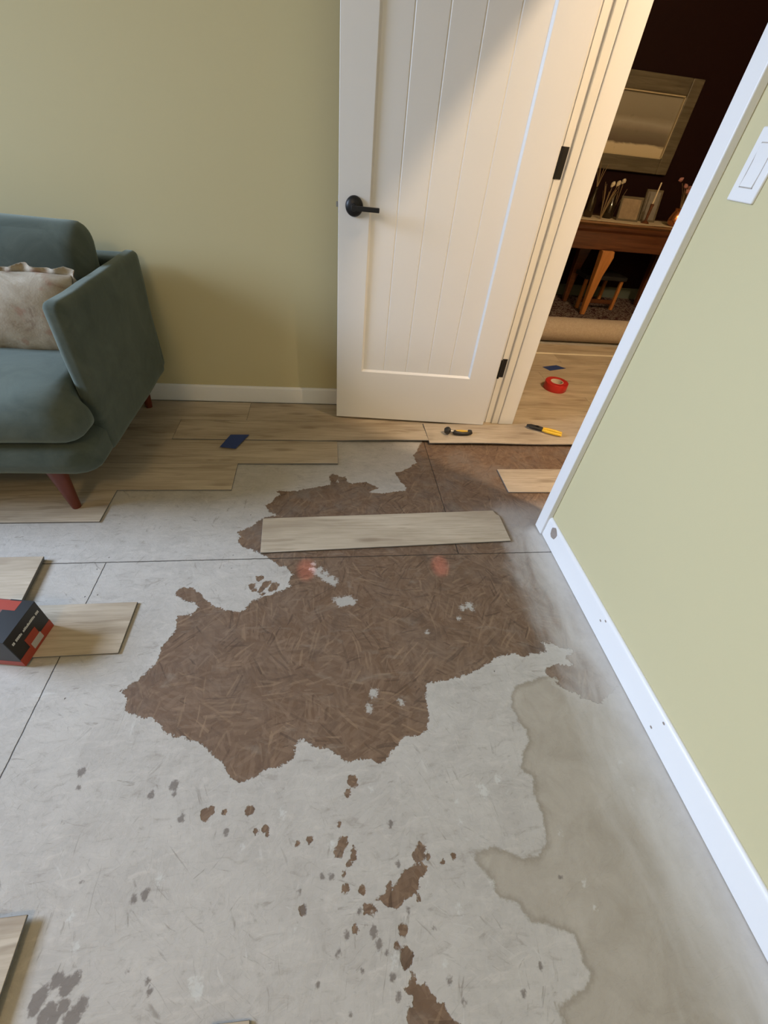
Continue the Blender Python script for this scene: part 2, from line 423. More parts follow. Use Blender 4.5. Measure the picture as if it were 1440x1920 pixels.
def rbox(bm, lo, hi, r, n=10, fn=None):
    """rounded box with a dense skin; fn warps each point (p, u) with u in [-1,1]^3"""
    lo, hi = Vector(lo), Vector(hi); c = (lo + hi) / 2; h = (hi - lo) / 2
    r = [r] * 3 if not hasattr(r, '__len__') else r
    cache = {}
    def pt(u):
        key = tuple(round(a, 5) for a in u)
        if key in cache: return cache[key]
        q = Vector([u[i] * h[i] for i in range(3)])
        core = Vector([max(-(h[i] - r[i]), min(h[i] - r[i], q[i])) for i in range(3)])
        d = Vector([(q[i] - core[i]) / r[i] for i in range(3)])
        if d.length > 1e-6:
            m = max(abs(a) for a in d); d = d.normalized() * m if m < 1 else d.normalized()
        p = c + core + Vector([d[i] * r[i] for i in range(3)])
        if fn: p = fn(p, Vector(u))
        cache[key] = bm.verts.new(p); return cache[key]
    def lin(i):
        return math.sin((2 * i / n - 1) * math.pi / 2)
    L = [lin(i) for i in range(n + 1)]
    for ax in range(3):
        for s in (-1, 1):
            for i in range(n):
                for j in range(n):
                    q = []
                    for a, b in ((i, j), (i + 1, j), (i + 1, j + 1), (i, j + 1)):
                        u = [L[a], L[b]]; u.insert(ax, s); q.append(pt(u))
                    try: bm.faces.new(q)
                    except ValueError: pass
def wob(p, amp, sc, seed=0):
    return mnoise.noise_vector(Vector(p) * sc + Vector((seed, seed * 2, seed * 3))) * amp

# ------------------------------------------------------------------ outlines of the worn places of the subfloor (metres on the floor)
BARE_PATCHES = [
[(0.781,0.435),(0.773,0.426),(0.761,0.427),(0.738,0.438),(0.716,0.445),(0.717,0.455),(0.696,0.464),(0.675,0.481),(0.650,0.491),(0.657,0.496),(0.675,0.499),(0.662,0.508),(0.647,0.513),(0.637,0.524),(0.646,0.536),(0.674,0.547),(0.705,0.549),(0.732,0.545),(0.723,0.570),(0.752,0.584),(0.758,0.592),(0.736,0.598),(0.707,0.613),(0.668,0.627),(0.678,0.608),(0.670,0.595),(0.647,0.587),(0.617,0.589),(0.587,0.578),(0.576,0.583),(0.568,0.597),(0.552,0.589),(0.533,0.583),(0.524,0.593),(0.498,0.579),(0.474,0.567),(0.449,0.556),(0.427,0.543),(0.395,0.535),(0.365,0.529),(0.348,0.524),(0.276,0.517),(0.267,0.479),(0.265,0.431),(0.259,0.396),(0.223,0.381),(0.195,0.381),(0.154,0.349),(0.124,0.324),(0.108,0.336),(0.081,0.338),(0.037,0.334),(0.012,0.360),(-0.023,0.375),(-0.050,0.381),(-0.064,0.398),(-0.077,0.395),(-0.089,0.376),(-0.085,0.355),(-0.117,0.339),(-0.149,0.334),(-0.180,0.318),(-0.204,0.312),(-0.229,0.322),(-0.245,0.345),(-0.252,0.361),(-0.289,0.383),(-0.310,0.405),(-0.341,0.415),(-0.381,0.425),(-0.405,0.437),(-0.423,0.459),(-0.444,0.474),(-0.488,0.481),(-0.514,0.496),(-0.520,0.528),(-0.546,0.549),(-0.523,0.567),(-0.496,0.594),(-0.473,0.629),(-0.479,0.668),(-0.462,0.695),(-0.452,0.736),(-0.456,0.773),(-0.412,0.783),(-0.402,0.802),(-0.417,0.823),(-0.455,0.834),(-0.485,0.857),(-0.476,0.881),(-0.439,0.883),(-0.410,0.864),(-0.395,0.842),(-0.347,0.802),(-0.312,0.788),(-0.279,0.781),(-0.254,0.795),(-0.241,0.822),(-0.209,0.834),(-0.176,0.849),(-0.143,0.859),(-0.121,0.876),(-0.130,0.888),(-0.128,0.908),(-0.112,0.924),(-0.133,0.942),(-0.145,0.963),(-0.166,0.964),(-0.188,0.982),(-0.198,0.995),(-0.218,1.010),(-0.241,1.027),(-0.298,1.055),(-0.323,1.079),(-0.317,1.110),(-0.337,1.134),(-0.289,1.158),(-0.259,1.195),(-0.246,1.213),(-0.214,1.218),(-0.173,1.214),(-0.222,1.239),(-0.250,1.280),(-0.221,1.294),(-0.206,1.337),(-0.188,1.345),(-0.209,1.367),(-0.126,1.372),(-0.075,1.387),(-0.023,1.398),(0.017,1.413),(0.008,1.462),(0.025,1.490),(0.049,1.479),(0.041,1.429),(0.052,1.410),(0.049,1.462),(0.080,1.471),(0.088,1.429),(0.112,1.419),(0.167,1.430),(0.193,1.413),(0.218,1.387),(0.182,1.361),(0.228,1.350),(0.269,1.360),(0.339,1.370),(0.345,1.386),(0.321,1.441),(0.307,1.497),(0.353,1.515),(0.387,1.545),(0.423,1.576),(0.415,1.633),(0.440,1.675),(0.456,1.707),(0.486,1.770),(0.500,1.900),(2.200,1.900),(2.200,1.150),(0.900,1.100),(0.900,0.500)],
[(0.196,0.165),(0.208,0.155),(0.198,0.129),(0.180,0.129),(0.175,0.143)],
[(0.207,0.120),(0.197,0.109),(0.181,0.105),(0.184,0.091),(0.167,0.081),(0.151,0.075),(0.139,0.065),(0.124,0.065),(0.112,0.070),(0.100,0.077),(0.086,0.082),(0.112,0.087),(0.113,0.101),(0.124,0.104),(0.125,0.091),(0.133,0.099),(0.143,0.110),(0.157,0.121),(0.174,0.127),(0.195,0.125)],
[(0.066,0.076),(0.083,0.075),(0.093,0.065),(0.084,0.057),(0.074,0.061),(0.065,0.060)],
[(0.133,0.038),(0.150,0.038),(0.150,0.024),(0.138,0.020),(0.131,0.026)],
[(0.134,0.008),(0.148,0.008),(0.156,-0.004),(0.147,-0.016),(0.134,-0.021),(0.129,-0.013)],
[(0.148,-0.022),(0.160,-0.033),(0.154,-0.041),(0.175,-0.042),(0.178,-0.053),(0.188,-0.060),(0.186,-0.068),(0.202,-0.069),(0.202,-0.076),(0.208,-0.082),(0.227,-0.097),(0.236,-0.113),(0.132,-0.101),(0.134,-0.068),(0.144,-0.064),(0.146,-0.054),(0.128,-0.047),(0.144,-0.037)],
[(0.022,0.189),(0.036,0.186),(0.037,0.173),(0.024,0.151),(0.011,0.155),(0.009,0.169)],
[(0.048,0.170),(0.058,0.163),(0.055,0.146),(0.042,0.148)],
[(-0.243,0.920),(-0.218,0.925),(-0.214,0.909),(-0.232,0.895)],
[(-0.210,0.899),(-0.187,0.902),(-0.196,0.876),(-0.222,0.851),(-0.226,0.870)],
[(-0.260,0.886),(-0.238,0.893),(-0.241,0.871),(-0.255,0.864)],
[(-0.183,0.893),(-0.156,0.886),(-0.168,0.863),(-0.194,0.850),(-0.198,0.865)],
[(-0.252,0.864),(-0.230,0.875),(-0.232,0.857),(-0.247,0.855)],
[(-0.221,0.846),(-0.200,0.856),(-0.203,0.845),(-0.214,0.840)]]
BARE_SPOTS = [(0.057,0.292,0.0105),(0.041,0.268,0.0080),(-0.045,0.190,0.0063),(-0.070,0.186,0.0063),(0.039,0.141,0.0051),(0.028,0.126,0.0051),(-0.055,0.079,0.0072),(0.048,0.043,0.0062),(0.125,0.012,0.0056),(0.032,0.102,0.0075),(0.063,0.097,0.0055),(0.178,0.074,0.0060),(0.241,0.126,0.0048),(0.267,0.133,0.0043),(0.210,0.136,0.0059),(0.020,0.211,0.0049),(-0.274,0.256,0.0115),(-0.264,0.262,0.0081),(-0.180,0.255,0.0094),(-0.141,0.218,0.0069),(-0.160,0.214,0.0051),(-0.136,0.209,0.0046),(-0.045,0.190,0.0063),(-0.071,0.185,0.0051),(0.050,0.296,0.0089),(-0.235,0.257,0.0052)]
STAIN_SPOTS = [(-0.503,0.006,0.0113),(-0.499,0.014,0.0114),(-0.460,0.022,0.0116),(-0.448,0.030,0.0081),(-0.478,0.031,0.0090),(-0.427,-0.001,0.0093),(-0.455,0.001,0.0083),(-0.477,-0.001,0.0096),(-0.483,-0.011,0.0086),(-0.437,-0.018,0.0121),(-0.466,-0.013,0.0060),(-0.504,-0.001,0.0069),(-0.363,0.131,0.0086),(-0.360,0.136,0.0061),(-0.382,0.127,0.0060),(-0.053,0.080,0.0068),(-0.324,0.015,0.0041),(-0.568,0.363,0.0076),(-0.562,0.332,0.0051),(-0.401,0.304,0.0075),(-0.354,0.319,0.0089),(-0.324,0.253,0.0074),(-0.349,0.300,0.0047),(-0.223,0.220,0.0056),(-0.318,0.001,0.0036),(-0.363,0.031,0.0037),(-0.062,0.107,0.0032),(-0.569,0.270,0.0033),(-0.489,0.165,0.0030),(0.082,0.035,0.0067),(0.092,0.017,0.0070),(0.113,-0.028,0.0045),(0.119,-0.051,0.0058),(0.034,-0.063,0.0034),(0.490,0.076,0.0032),(0.080,-0.012,0.0023),(0.057,-0.013,0.0023),(-0.024,-0.022,0.0035),(-0.017,0.126,0.0045),(0.003,0.124,0.0040),(0.135,0.202,0.0044),(0.143,0.130,0.0042),(0.066,0.045,0.0038),(0.030,0.035,0.0042),(0.013,0.014,0.0037),(0.237,-0.072,0.0040),(0.397,-0.044,0.0043),(0.216,-0.044,0.0032),(0.351,-0.074,0.0028),(0.202,0.026,0.0039),(0.155,0.057,0.0044),(0.079,0.028,0.0038),(0.055,0.066,0.0039),(0.105,0.004,0.0037)]
PLASTER_DABS = [(0.366,0.245,0.0108),(0.360,0.256,0.0060),(0.410,0.267,0.0074),(0.258,0.048,0.0080),(0.296,0.231,0.0047),(0.296,0.194,0.0051),(0.212,-0.020,0.0042),(0.117,-0.013,0.0073),(0.121,-0.001,0.0065),(0.100,0.273,0.0046),(0.004,0.180,0.0074),(0.338,0.083,0.0047),(0.537,0.062,0.0043),(0.542,0.022,0.0042),(0.746,0.281,0.0066),(0.744,0.218,0.0038),(0.520,0.150,0.0046),(0.352,0.262,0.0036),(0.082,0.060,0.0029),(-0.066,0.053,0.0047),(-0.240,0.002,0.0102),(-0.236,-0.008,0.0083),(-0.248,0.006,0.0065),(-0.342,0.154,0.0062),(-0.106,0.243,0.0083),(-0.187,0.191,0.0044),(0.096,0.273,0.0057),(-0.464,0.070,0.0056),(-0.490,0.113,0.0068),(-0.067,0.056,0.0046),(0.122,0.499,0.0133),(0.107,0.460,0.0101),(0.195,0.468,0.0088),(0.469,0.772,0.0129),(0.444,0.762,0.0109),(0.474,0.757,0.0091),(-0.009,0.926,0.0128),(0.013,0.906,0.0109),(-0.027,0.943,0.0111),(-0.050,0.968,0.0093),(0.027,0.890,0.0090),(0.306,0.680,0.0068),(0.043,0.806,0.0174),(0.069,0.811,0.0140),(0.420,0.723,0.0071)]
OLD_GLUE = [(0.622,0.514),(0.585,0.502),(0.543,0.497),(0.511,0.469),(0.503,0.436),(0.508,0.397),(0.522,0.372),(0.519,0.349),(0.497,0.324),(0.476,0.287),(0.498,0.261),(0.488,0.223),(0.502,0.265),(0.491,0.229),(0.492,0.200),(0.490,0.158),(0.481,0.136),(0.453,0.117),(0.418,0.115),(0.389,0.130),(0.353,0.141),(0.315,0.136),(0.314,0.114),(0.337,0.088),(0.342,0.070),(0.346,0.058),(0.382,0.045),(0.392,0.029),(0.403,0.017),(0.432,0.011),(0.463,-0.003),(0.480,-0.011),(0.483,-0.032),(0.482,-0.051),(0.492,-0.062),(0.475,-0.076),(0.440,-0.087),(0.413,-0.093),(0.404,-0.092),(0.407,-0.107),(0.412,-0.116),(0.404,-0.145),(0.620,-0.250),(0.900,-0.250),(0.900,0.550)]
NAIL_HOLES = [(-0.754,0.971),(-0.712,0.967),(-0.736,1.021),(-0.749,0.860),(-0.716,0.866),(0.485,1.015),(0.501,1.023),(0.469,0.968),(0.072,0.951),(0.086,0.832),(-0.327,0.960),(0.486,0.539),(0.500,1.626),(0.508,1.298),(0.609,1.399),(-0.757,1.185),(-0.296,1.226),(-0.329,1.018),(-0.674,0.539)]
# ------------------------------------------------------------------ structure: floor
def seg_dist(px, py, poly):
    """signed distance to a closed outline, negative inside"""
    n = len(poly); best = np.full(px.shape, 1e9); ins = np.zeros(px.shape, bool)
    for i in range(n):
        ax, ay = poly[i]; bx, by = poly[(i + 1) % n]
        ex, ey = bx - ax, by - ay; L = ex * ex + ey * ey + 1e-12
        tt = np.clip(((px - ax) * ex + (py - ay) * ey) / L, 0, 1)
        best = np.minimum(best, (px - ax - tt * ex) ** 2 + (py - ay - tt * ey) ** 2)
        if ay != by:
            c_ = ((ay > py) != (by > py)) & (px < (bx - ax) * (py - ay) / (by - ay) + ax)
            ins ^= c_
    dd = np.sqrt(best); return np.where(ins, -dd, dd)
def spot_dist(px, py, spots):
    b = np.full(px.shape, .5)
    for x, y, r in spots: b = np.minimum(b, np.hypot(px - x, (py - y) * .9) - r)
    return b
def build_floor():
    st = .005
    xs = np.concatenate([np.array([-3.6, -2.9, -2.2, -1.8, -1.4]), np.arange(-1.14, .8801, st), np.array([1.0, 1.3, 2.0, 3.0, 4.2])])
    ys = np.concatenate([np.array([-2.5, -1.6, -.9, -.5]), np.arange(-.17, 1.7801, st), np.array([2.0, 2.6, 3.2, 4.0, 4.6])])
    X, Y = np.meshgrid(xs, ys); nx, ny = len(xs), len(ys)
    px, py = X.ravel(), Y.ravel()
    co = np.stack([px, py, np.zeros_like(px)], 1)
    i = np.arange(nx * ny).reshape(ny, nx)
    quads = np.stack([i[:-1, :-1], i[:-1, 1:], i[1:, 1:], i[1:, :-1]], -1).reshape(-1, 4)
    me = bpy.data.meshes.new('floor')
    me.vertices.add(len(co)); me.vertices.foreach_set('co', co.ravel().astype(np.float32))
    me.loops.add(quads.size); me.loops.foreach_set('vertex_index', quads.ravel().astype(np.int32))
    me.polygons.add(len(quads)); me.polygons.foreach_set('loop_start', (np.arange(len(quads)) * 4).astype(np.int32))
    me.update(calc_edges=True)
    bare = seg_dist(px, py, BARE_PATCHES[0])
    spot = spot_dist(px, py, BARE_SPOTS)
    for p in BARE_PATCHES[1:]: spot = np.minimum(spot, seg_dist(px, py, p))
    dab = spot_dist(px, py, PLASTER_DABS)
    for p in ([(-0.068, 0.949), (-0.050, 0.960), (-0.005, 0.918), (0.034, 0.885), (0.023, 0.867), (-0.020, 0.898)],
              [(0.012, 0.820), (0.058, 0.831), (0.099, 0.812), (0.084, 0.788), (0.032, 0.786)]): dab = np.minimum(dab, seg_dist(px, py, p))
    nails = spot_dist(px, py, [(x, y, .0028) for x, y in NAIL_HOLES])
    for nm, v in (('bare', bare), ('spot', spot), ('stain', spot_dist(px, py, STAIN_SPOTS)), ('dab', dab),
                  ('glue', seg_dist(px, py, OLD_GLUE)), ('nail', nails)):
        a = me.attributes.new(nm, 'FLOAT', 'POINT'); a.data.foreach_set('value', v.astype(np.float32))
    me.materials.append(M['floor'])
    o = bpy.data.objects.new('floor', me); C.objects.link(o); tag(o, kind='structure')
build_floor()

def struct(name, bm, mat, **k): return tag(obj(name, bm, mat, **k), kind='structure')
LX = -3.6                       # left wall
WX, WX2 = 0.869, 1.012          # faces of the wall with the doorway
YB = 2.117                      # back wall
JN, JF = 1.150, 1.945           # doorway: near and far jamb faces
HEAD = 1.97; CEIL = 2.44; HCEIL = 3.10; T6 = .0062
bm = B()
box(bm, (WX, -2.5, 0), (WX2, JN - .019, CEIL)); box(bm, (WX, JF + .019, T6), (WX2, 4.6, CEIL)); box(bm, (WX, JN - .019, HEAD + .019), (WX2, JF + .019, CEIL)); box(bm, (WX + .02, -1.0, CEIL), (WX2, 4.6, HCEIL))
struct('wall_right', bm, M['wall'])
bm = B(); box(bm, (-3.6, YB, 0), (WX, YB + .1, CEIL)); struct('wall_back', bm, M['wall'])
bm = B(); box(bm, (LX - .1, -2.6, 0), (WX2, -2.5, .75)); box(bm, (LX - .1, -2.6, 2.15), (WX2, -2.5, CEIL)); box(bm, (LX - .1, -2.6, .75), (-1.7, -2.5, 2.15)); box(bm, (-.1, -2.6, .75), (WX2, -2.5, 2.15))
struct('wall_front', bm, M['wall'])
W0, W1, WZ0, WZ1 = .28, 1.72, 1.20, 2.39
bm = B(); box(bm, (LX - .1, -2.6, 0), (LX, YB + .1, WZ0)); box(bm, (LX - .1, -2.6, WZ1), (LX, YB + .1, CEIL)); box(bm, (LX - .1, -2.6, WZ0), (LX, W0, WZ1)); box(bm, (LX - .1, W1, WZ0), (LX, YB + .1, WZ1))
struct('wall_left', bm, M['wall'])
bm = B(); box(bm, (LX - .1, -2.6, CEIL), (WX + .02, YB + .1, CEIL + .1)); box(bm, (WX + .02, -1.0, HCEIL), (4.3, 4.7, HCEIL + .1)); struct('ceiling', bm, M['ceil'])
def window(n, ax, a0, a1, z0, z1, fix):
    bm = B(); f = .05
    def bx(p0, p1, q0, q1):
        lo = [0, 0, q0]; hi = [0, 0, q1]; lo[ax] = p0; hi[ax] = p1; o = 1 - ax; lo[o] = fix - .03; hi[o] = fix + .03; box(bm, lo, hi)
    bx(a0, a0 + f, z0, z1); bx(a1 - f, a1, z0, z1); bx(a0 + f, a1 - f, z0, z0 + f); bx(a0 + f, a1 - f, z1 - f, z1)
    m_ = (a0 + a1) / 2; bx(m_ - .02, m_ + .02, z0 + f, z1 - f)
    struct(n, bm, M['white'], bevel=.004)
window('window_1', 1, W0, W1, WZ0, WZ1, LX - .04)
window('window_2', 0, -1.7, -.1, .75, 2.15, -2.54)
# hall and the room beyond
bm = B(); box(bm, (WX2, 4.6, 0), (4.2, 4.7, HCEIL)); struct('wall_hall_back', bm, M['maroon'])
bm = B(); box(bm, (4.2, -1.0, 0), (4.3, 4.7, HCEIL)); struct('wall_hall_right', bm, M['maroon'])
bm = B(); box(bm, (WX2, -1.0, 0), (4.2, -.9, HCEIL)); struct('wall_hall_front', bm, M['wall'])
# baseboards
def board_profile(h, t): return [(0, 0), (t, 0), (t, h - .012), (t - .003, h - .004), (t - .008, h), (0, h)]
bm = B(); prism(bm, [(YB - a, b + T6) for a, b in board_profile(.088, .012)], 0, -3.6, WX); struct('baseboard_back', bm, M['white'], bevel=.001, seg=2)
bm = B(); prism(bm, [(WX - a, b + .002) for a, b in board_profile(.094, .012)], 1, -2.5, 1.096); bbr = struct('baseboard_right', bm, M['white'], bevel=.001, seg=2)
bm = B()                                              # chipped paint near the casing, and dents of old nails
def chip(y, z, ry, rz, seed):
    n = 14; vs = []
    for k in range(n):
        a = 2 * math.pi * k / n; q = 1 + .28 * mnoise.noise(Vector((math.cos(a) * 1.6, math.sin(a) * 1.6, seed)))
        vs.append((y + ry * q * math.cos(a), z + rz * q * math.sin(a)))
    prism(bm, vs, 0, WX - .0126, WX - .0119)
chip(1.033, .069, .022, .022, 3)
obj('paint_chip', bm, M['chip'], bbr)['label'] = 'bare grey chip in the white paint'
bm = B()
for y, z in ((.655, .060), (.640, .080), (.335, .082), (.345, .030)): chip(y, z, .0042, .0030, y)
obj('dent', bm, M['chip'], bbr)
bm = B(); prism(bm, [(4.6 - a, b) for a, b in board_profile(.11, .014)], 0, WX2, 4.2); struct('baseboard_hall', bm, M['greenp'])
# door casing, jambs and stops
bm = B()
box(bm, (WX - .022, JN - .058, .004), (WX, JN - .004, HEAD + .058))
box(bm, (WX - .022, JF + .004, T6), (WX, JF + .058, HEAD + .058))
box(bm, (WX - .022, JN - .058, HEAD + .004), (WX, JF + .058, HEAD + .058))
struct('trim_1', bm, M['white'], bevel=.003)
bm = B()
box(bm, (WX - .004, JN - .019, .004), (WX2 + .004, JN, HEAD)); box(bm, (WX - .004, JF, T6), (WX2 + .004, JF + .019, HEAD)); box(bm, (WX - .004, JN - .019, HEAD), (WX2 + .004, JF + .019, HEAD + .019))
struct('trim_2', bm, M['white'], bevel=.0015)
bm = B()
for (y0, y1, y2) in ((JF - .011, JF, JF - .017), (JN, JN + .011, JN + .017)):
    box(bm, (.898, min(y0, y1), T6), (.935, max(y0, y1), HEAD))
    box(bm, (.935, min(y2, y1 if y2 < y1 else y0), T6), (WX2 + .006, max(y2, y0 if y2 > y0 else y1), HEAD))
box(bm, (.898, JN, HEAD - .011), (.935, JF, HEAD)); box(bm, (.9355, JN, HEAD - .017), (WX2 + .006, JF, HEAD))
struct('trim_3', bm, M['white'], bevel=.004)

# ------------------------------------------------------------------ the door, open against the back wall
DA = math.atan2(-.062, .783); DL, DT, DH = .786, .035, 1.945
PX0, PX1, PZ0, PZ1 = .119, .657, .252, 1.825
bm = B()
fr = [(0, DL, 0, PZ0), (0, DL, PZ1, DH), (0, PX0, PZ0, PZ1), (PX1, DL, PZ0, PZ1)]
# one slab: outer skin with a recessed opening on each face
def slab():
    X = [0, PX0, PX1, DL]; Z = [0, PZ0, PZ1, DH]; g = {}
    def v(i, j, y): 
        k = (i, j, y)
        if k not in g: g[k] = bm.verts.new((X[i], y, Z[j]))
        return g[k]
    for y in (0, DT):
        for i in range(3):
            for j in range(3):
                if (i, j) != (1, 1): bm.faces.new((v(i, j, y), v(i + 1, j, y), v(i + 1, j + 1, y), v(i, j + 1, y)))
    ring = [(0, 0), (1, 0), (2, 0), (3, 0), (3, 1), (3, 2), (3, 3), (2, 3), (1, 3), (0, 3), (0, 2), (0, 1)]
    for a, b in zip(ring, ring[1:] + ring[:1]): bm.faces.new((v(*a, 0), v(*b, 0), v(*b, DT), v(*a, DT)))
    # sloped sticking of the opening
    s = .0085; dpt = .0105
    for y, yd in ((0, dpt), (DT, DT - dpt)):
        o_ = [v(1, 1, y), v(2, 1, y), v(2, 2, y), v(1, 2, y)]
        i_ = [bm.verts.new(p) for p in ((PX0 + s, yd, PZ0 + s), (PX1 - s, yd, PZ0 + s), (PX1 - s, yd, PZ1 - s), (PX0 + s, yd, PZ1 - s))]
        for k in range(4): bm.faces.new((o_[k], o_[(k + 1) % 4], i_[(k + 1) % 4], i_[k]))
slab()
door = obj('door_1', bm, M['doorw'], local=True, bevel=.0012, seg=2)
door.location = (.052, 1.959, .018); door.rotation_euler = (0, 0, DA); tag(door, kind='structure')
bm = B()                                             # boarded panel with four grooves
s = .006; xs = [PX0 + s]; gw = .0035
grooves = [.227, .336, .445, .553]
prof = [(PX0 + s, 0)]
for gx in grooves: prof += [(gx - gw, 0), (gx - .001, .0015), (gx + .001, .0015), (gx + gw, 0)]
prof += [(PX1 - s, 0)]
front = [(x, .0103 + d_) for x, d_ in prof]; rear = [(x, DT - .0103 - d_) for x, d_ in prof]
prism(bm, front + rear[::-1], 2, PZ0 + s, PZ1 - s)
obj('panel', bm, M['doorw'], door, local=True)
RX = Matrix.Rotation(math.radians(90), 3, 'X')       # z of a lathe -> -y (towards the room)
bm = B(); lathe(bm, [(.0335, -.0005), (.0335, .005), (.031, .011), (.024, .016), (.012, .019), (.012, .045), (0, .045)], (.060, 0, .903), 40, RX)
hd = obj('door_handle', bm, M['black'], door, local=True, smooth=True); hd['label'] = 'round black handle rose'
bm = B(); box(bm, (.050, -.062, .8955), (.155, -.048, .9105)); tube(bm, (.060, -.042, .903), (.060, -.055, .903), .0105, n=20)
obj('lever', bm, M['black'], hd, local=True, bevel=.002)
bm = B(); box(bm, (-.0012, .007, .875), (.0002, .028, .932)); box(bm, (-.009, .012, .894), (-.001, .023, .910))
obj('latch', bm, M['steel'], door, local=True, bevel=.001)
Rinv = Matrix.Rotation(-DA, 3, 'Z')
for zc in (.316, 1.108, 1.79):
    bm = B(); box(bm, (.8655, JF - .0022, zc - .047), (.8905, JF + .0002, zc + .047)); tube(bm, (.858, JF - .016, zc - .047), (.858, JF - .016, zc + .047), .0055, n=12)
    for v in bm.verts: v.co = Rinv @ (v.co - Vector(door.location))
    obj('hinge', bm, M['black'], door, local=True, bevel=.0008)['label'] = 'black butt hinge'

# ------------------------------------------------------------------ vinyl planks
GRP = 'laid vinyl planks'
def laid(x0, x1, y0, y1, label, z=.0005, lift=None, seed=0, origin=None, group=GRP, cut=None, th=.0056):
    """plank with micro-bevelled edges; lift(x, y) bends it off the subfloor; cut replaces the outline"""
    bm = B(); cx, cy = (x0 + x1) / 2, (y0 + y1) / 2
    out = cut or [(x0, y0), (x1, y0), (x1, y1), (x0, y1)]
    if lift:
        nx, ny = 48, 6; rows = []
        for zz in (0, th):
            rows.append([[bm.verts.new((x0 + (x1 - x0) * i / nx, y0 + (y1 - y0) * j / ny, z + zz + lift(x0 + (x1 - x0) * i / nx, y0 + (y1 - y0) * j / ny))) for j in range(ny + 1)] for i in range(nx + 1)])
        for g_ in rows:
            for i in range(nx):
                for j in range(ny): bm.faces.new((g_[i][j], g_[i + 1][j], g_[i + 1][j + 1], g_[i][j + 1]))
        a, b = rows
        for i in range(nx):
            for j in (0, ny): bm.faces.new((a[i][j], a[i + 1][j], b[i + 1][j], b[i][j]))
        for j in range(ny):
            for i in (0, nx): bm.faces.new((a[i][j], a[i][j + 1], b[i][j + 1], b[i][j]))
    else:
        prism(bm, out, 2, z, z + th)
    o = obj('vinyl_plank', bm, M['lvp'], origin=(cx, cy, z), bevel=.0009, seg=2)
    o.data.materials.append(M['under'])
    o.data.update()
    for p in o.data.polygons:
        if p.normal.z < .5: p.material_index = 1
    return tag(o, label, 'floor plank', group)
e = .0004
Y1, Y2, Y3, Y4, Y5, Y6 = 2.098, 1.9175, 1.737, 1.552, 1.371, 1.191
laid(-1.62, -.40 - e, Y2 + e, Y1, 'vinyl plank against the back baseboard behind the green armchair leg')
laid(-.40 + e, .82 - e, Y2 + e, Y1, 'vinyl plank along the back baseboard and under the open white door')
laid(.82 + e, 2.04 - e, Y2 + e, Y1, 'vinyl plank passing under the door jamb into the hall')
laid(2.04 + e, 3.26, Y2 + e, Y1, 'hall floor plank hidden right of the doorway, second row from the room')
laid(-1.93, -.712 - e, Y3 + e, Y2 - e, 'laid vinyl plank under the armchair, second row from the back baseboard')
laid(-.712 + e, .508 - e, Y3 + .006, Y2 - e, 'laid vinyl plank touching the upper end of the tape, its front edge slightly lifted', lift=lambda x, y: .012 * max(0, min(1, (x + .05) / .4)) * max(0, (1.92 - y) / .18))
laid(.508 + e, 1.73, 1.722, Y2 - .012, 'long vinyl plank across the doorway carrying the pliers and the small hand tool', z=.0105, lift=lambda x, y: .0035 * math.sin((x - .5) * 5.5) ** 2 * (1.92 - y) / .18)
laid(-2.39, -1.17 - e, Y4 + e, Y3 - e, 'laid vinyl plank under the left half of the armchair, third row from the back')
laid(-1.17 + e, .050, Y4 + e, Y3 - e, 'laid vinyl plank carrying the lower end of the blue tape', lift=lambda x, y: .004 * max(0, min(1, (x + .30) / .3)) * max(0, (Y3 - y) / .18))
laid(-1.61, -.390, Y5 + e, Y4 - e, 'laid vinyl plank in the fourth stepped row, right of the armchair front leg')
laid(-2.045, -.826, Y6, Y5 - e, 'frontmost laid vinyl plank, under the front leg of the green armchair')
hall = [(Y1 + .0004, 2.274, 1.62), (2.274, 2.451, 2.30), (2.451, 2.628, 1.45), (2.628, 2.805, 2.05), (2.805, 2.958, 1.70)]
hl = [('hall floor plank nearest the door jamb, before the red tape roll', 'hall floor plank right of the door jamb row joint'),
      ('hall floor plank under the front of the red tape roll', 'hall floor plank right of the red tape roll'),
      ('short hall floor plank behind the red tape roll, left piece', 'hall floor plank just behind the red tape roll'),
      ('hall floor plank carrying the blue tape strip in the hall', 'hall floor plank right of the hall tape strip'),
      ('hall floor plank in front of the pale strip, left piece', 'hall floor plank in front of the pale strip, right piece')]
for (a, b, j), (l1, l2) in zip(hall, hl):
    laid(WX2 + .006, j - e, a + e, b - e, l1); laid(j + e, 3.2, a + e, b - e, l2)
laid(WX2 + .006, 3.2, 2.988, 3.16, 'floorboard between the pale strip and the rolled back carpet')
bm = B(); prism(bm, [(2.960, .0005), (2.986, .0005), (2.982, .009), (2.964, .009)], 0, WX2 + .006, 3.2)
tag(obj('threshold_strip', bm, M['strip'], origin=(2.0, 2.972, 0), bevel=.001), 'thin pale threshold strip across the hall floor before the carpet roll', 'threshold strip')
# loose planks on the subfloor
LG = 'loose vinyl planks'
def loose(out, z, label, **k):
    xs_ = [p[0] for p in out]; ys_ = [p[1] for p in out]
    return laid(min(xs_), max(xs_), min(ys_), max(ys_), label, z=z, cut=out, group=LG, **k)
loose([(-.246, 1.197), (.690, 1.231), (.699, 1.207), (.709, 1.200), (.711, 1.056), (-.237, 1.022)], .0015, 'long loose vinyl plank lying across the bare brown subfloor')
loose([(.800, 1.518), (1.30, 1.524), (1.30, 1.346), (.801, 1.351)], .0015, 'loose vinyl plank poking out of the doorway behind the near door casing')
for k, lab in enumerate(('bottom plank of the loose stack at the left edge', 'middle plank of the loose stack at the left edge', 'topmost plank of the loose stack beyond the red and black box')):
    loose([(-1.75 + .01 * k, 1.018), (-.932 + .002 * k, 1.016), (-.914 + .002 * k, .834), (-1.75 + .01 * k, .832)], .0006 + .006 * k, lab)
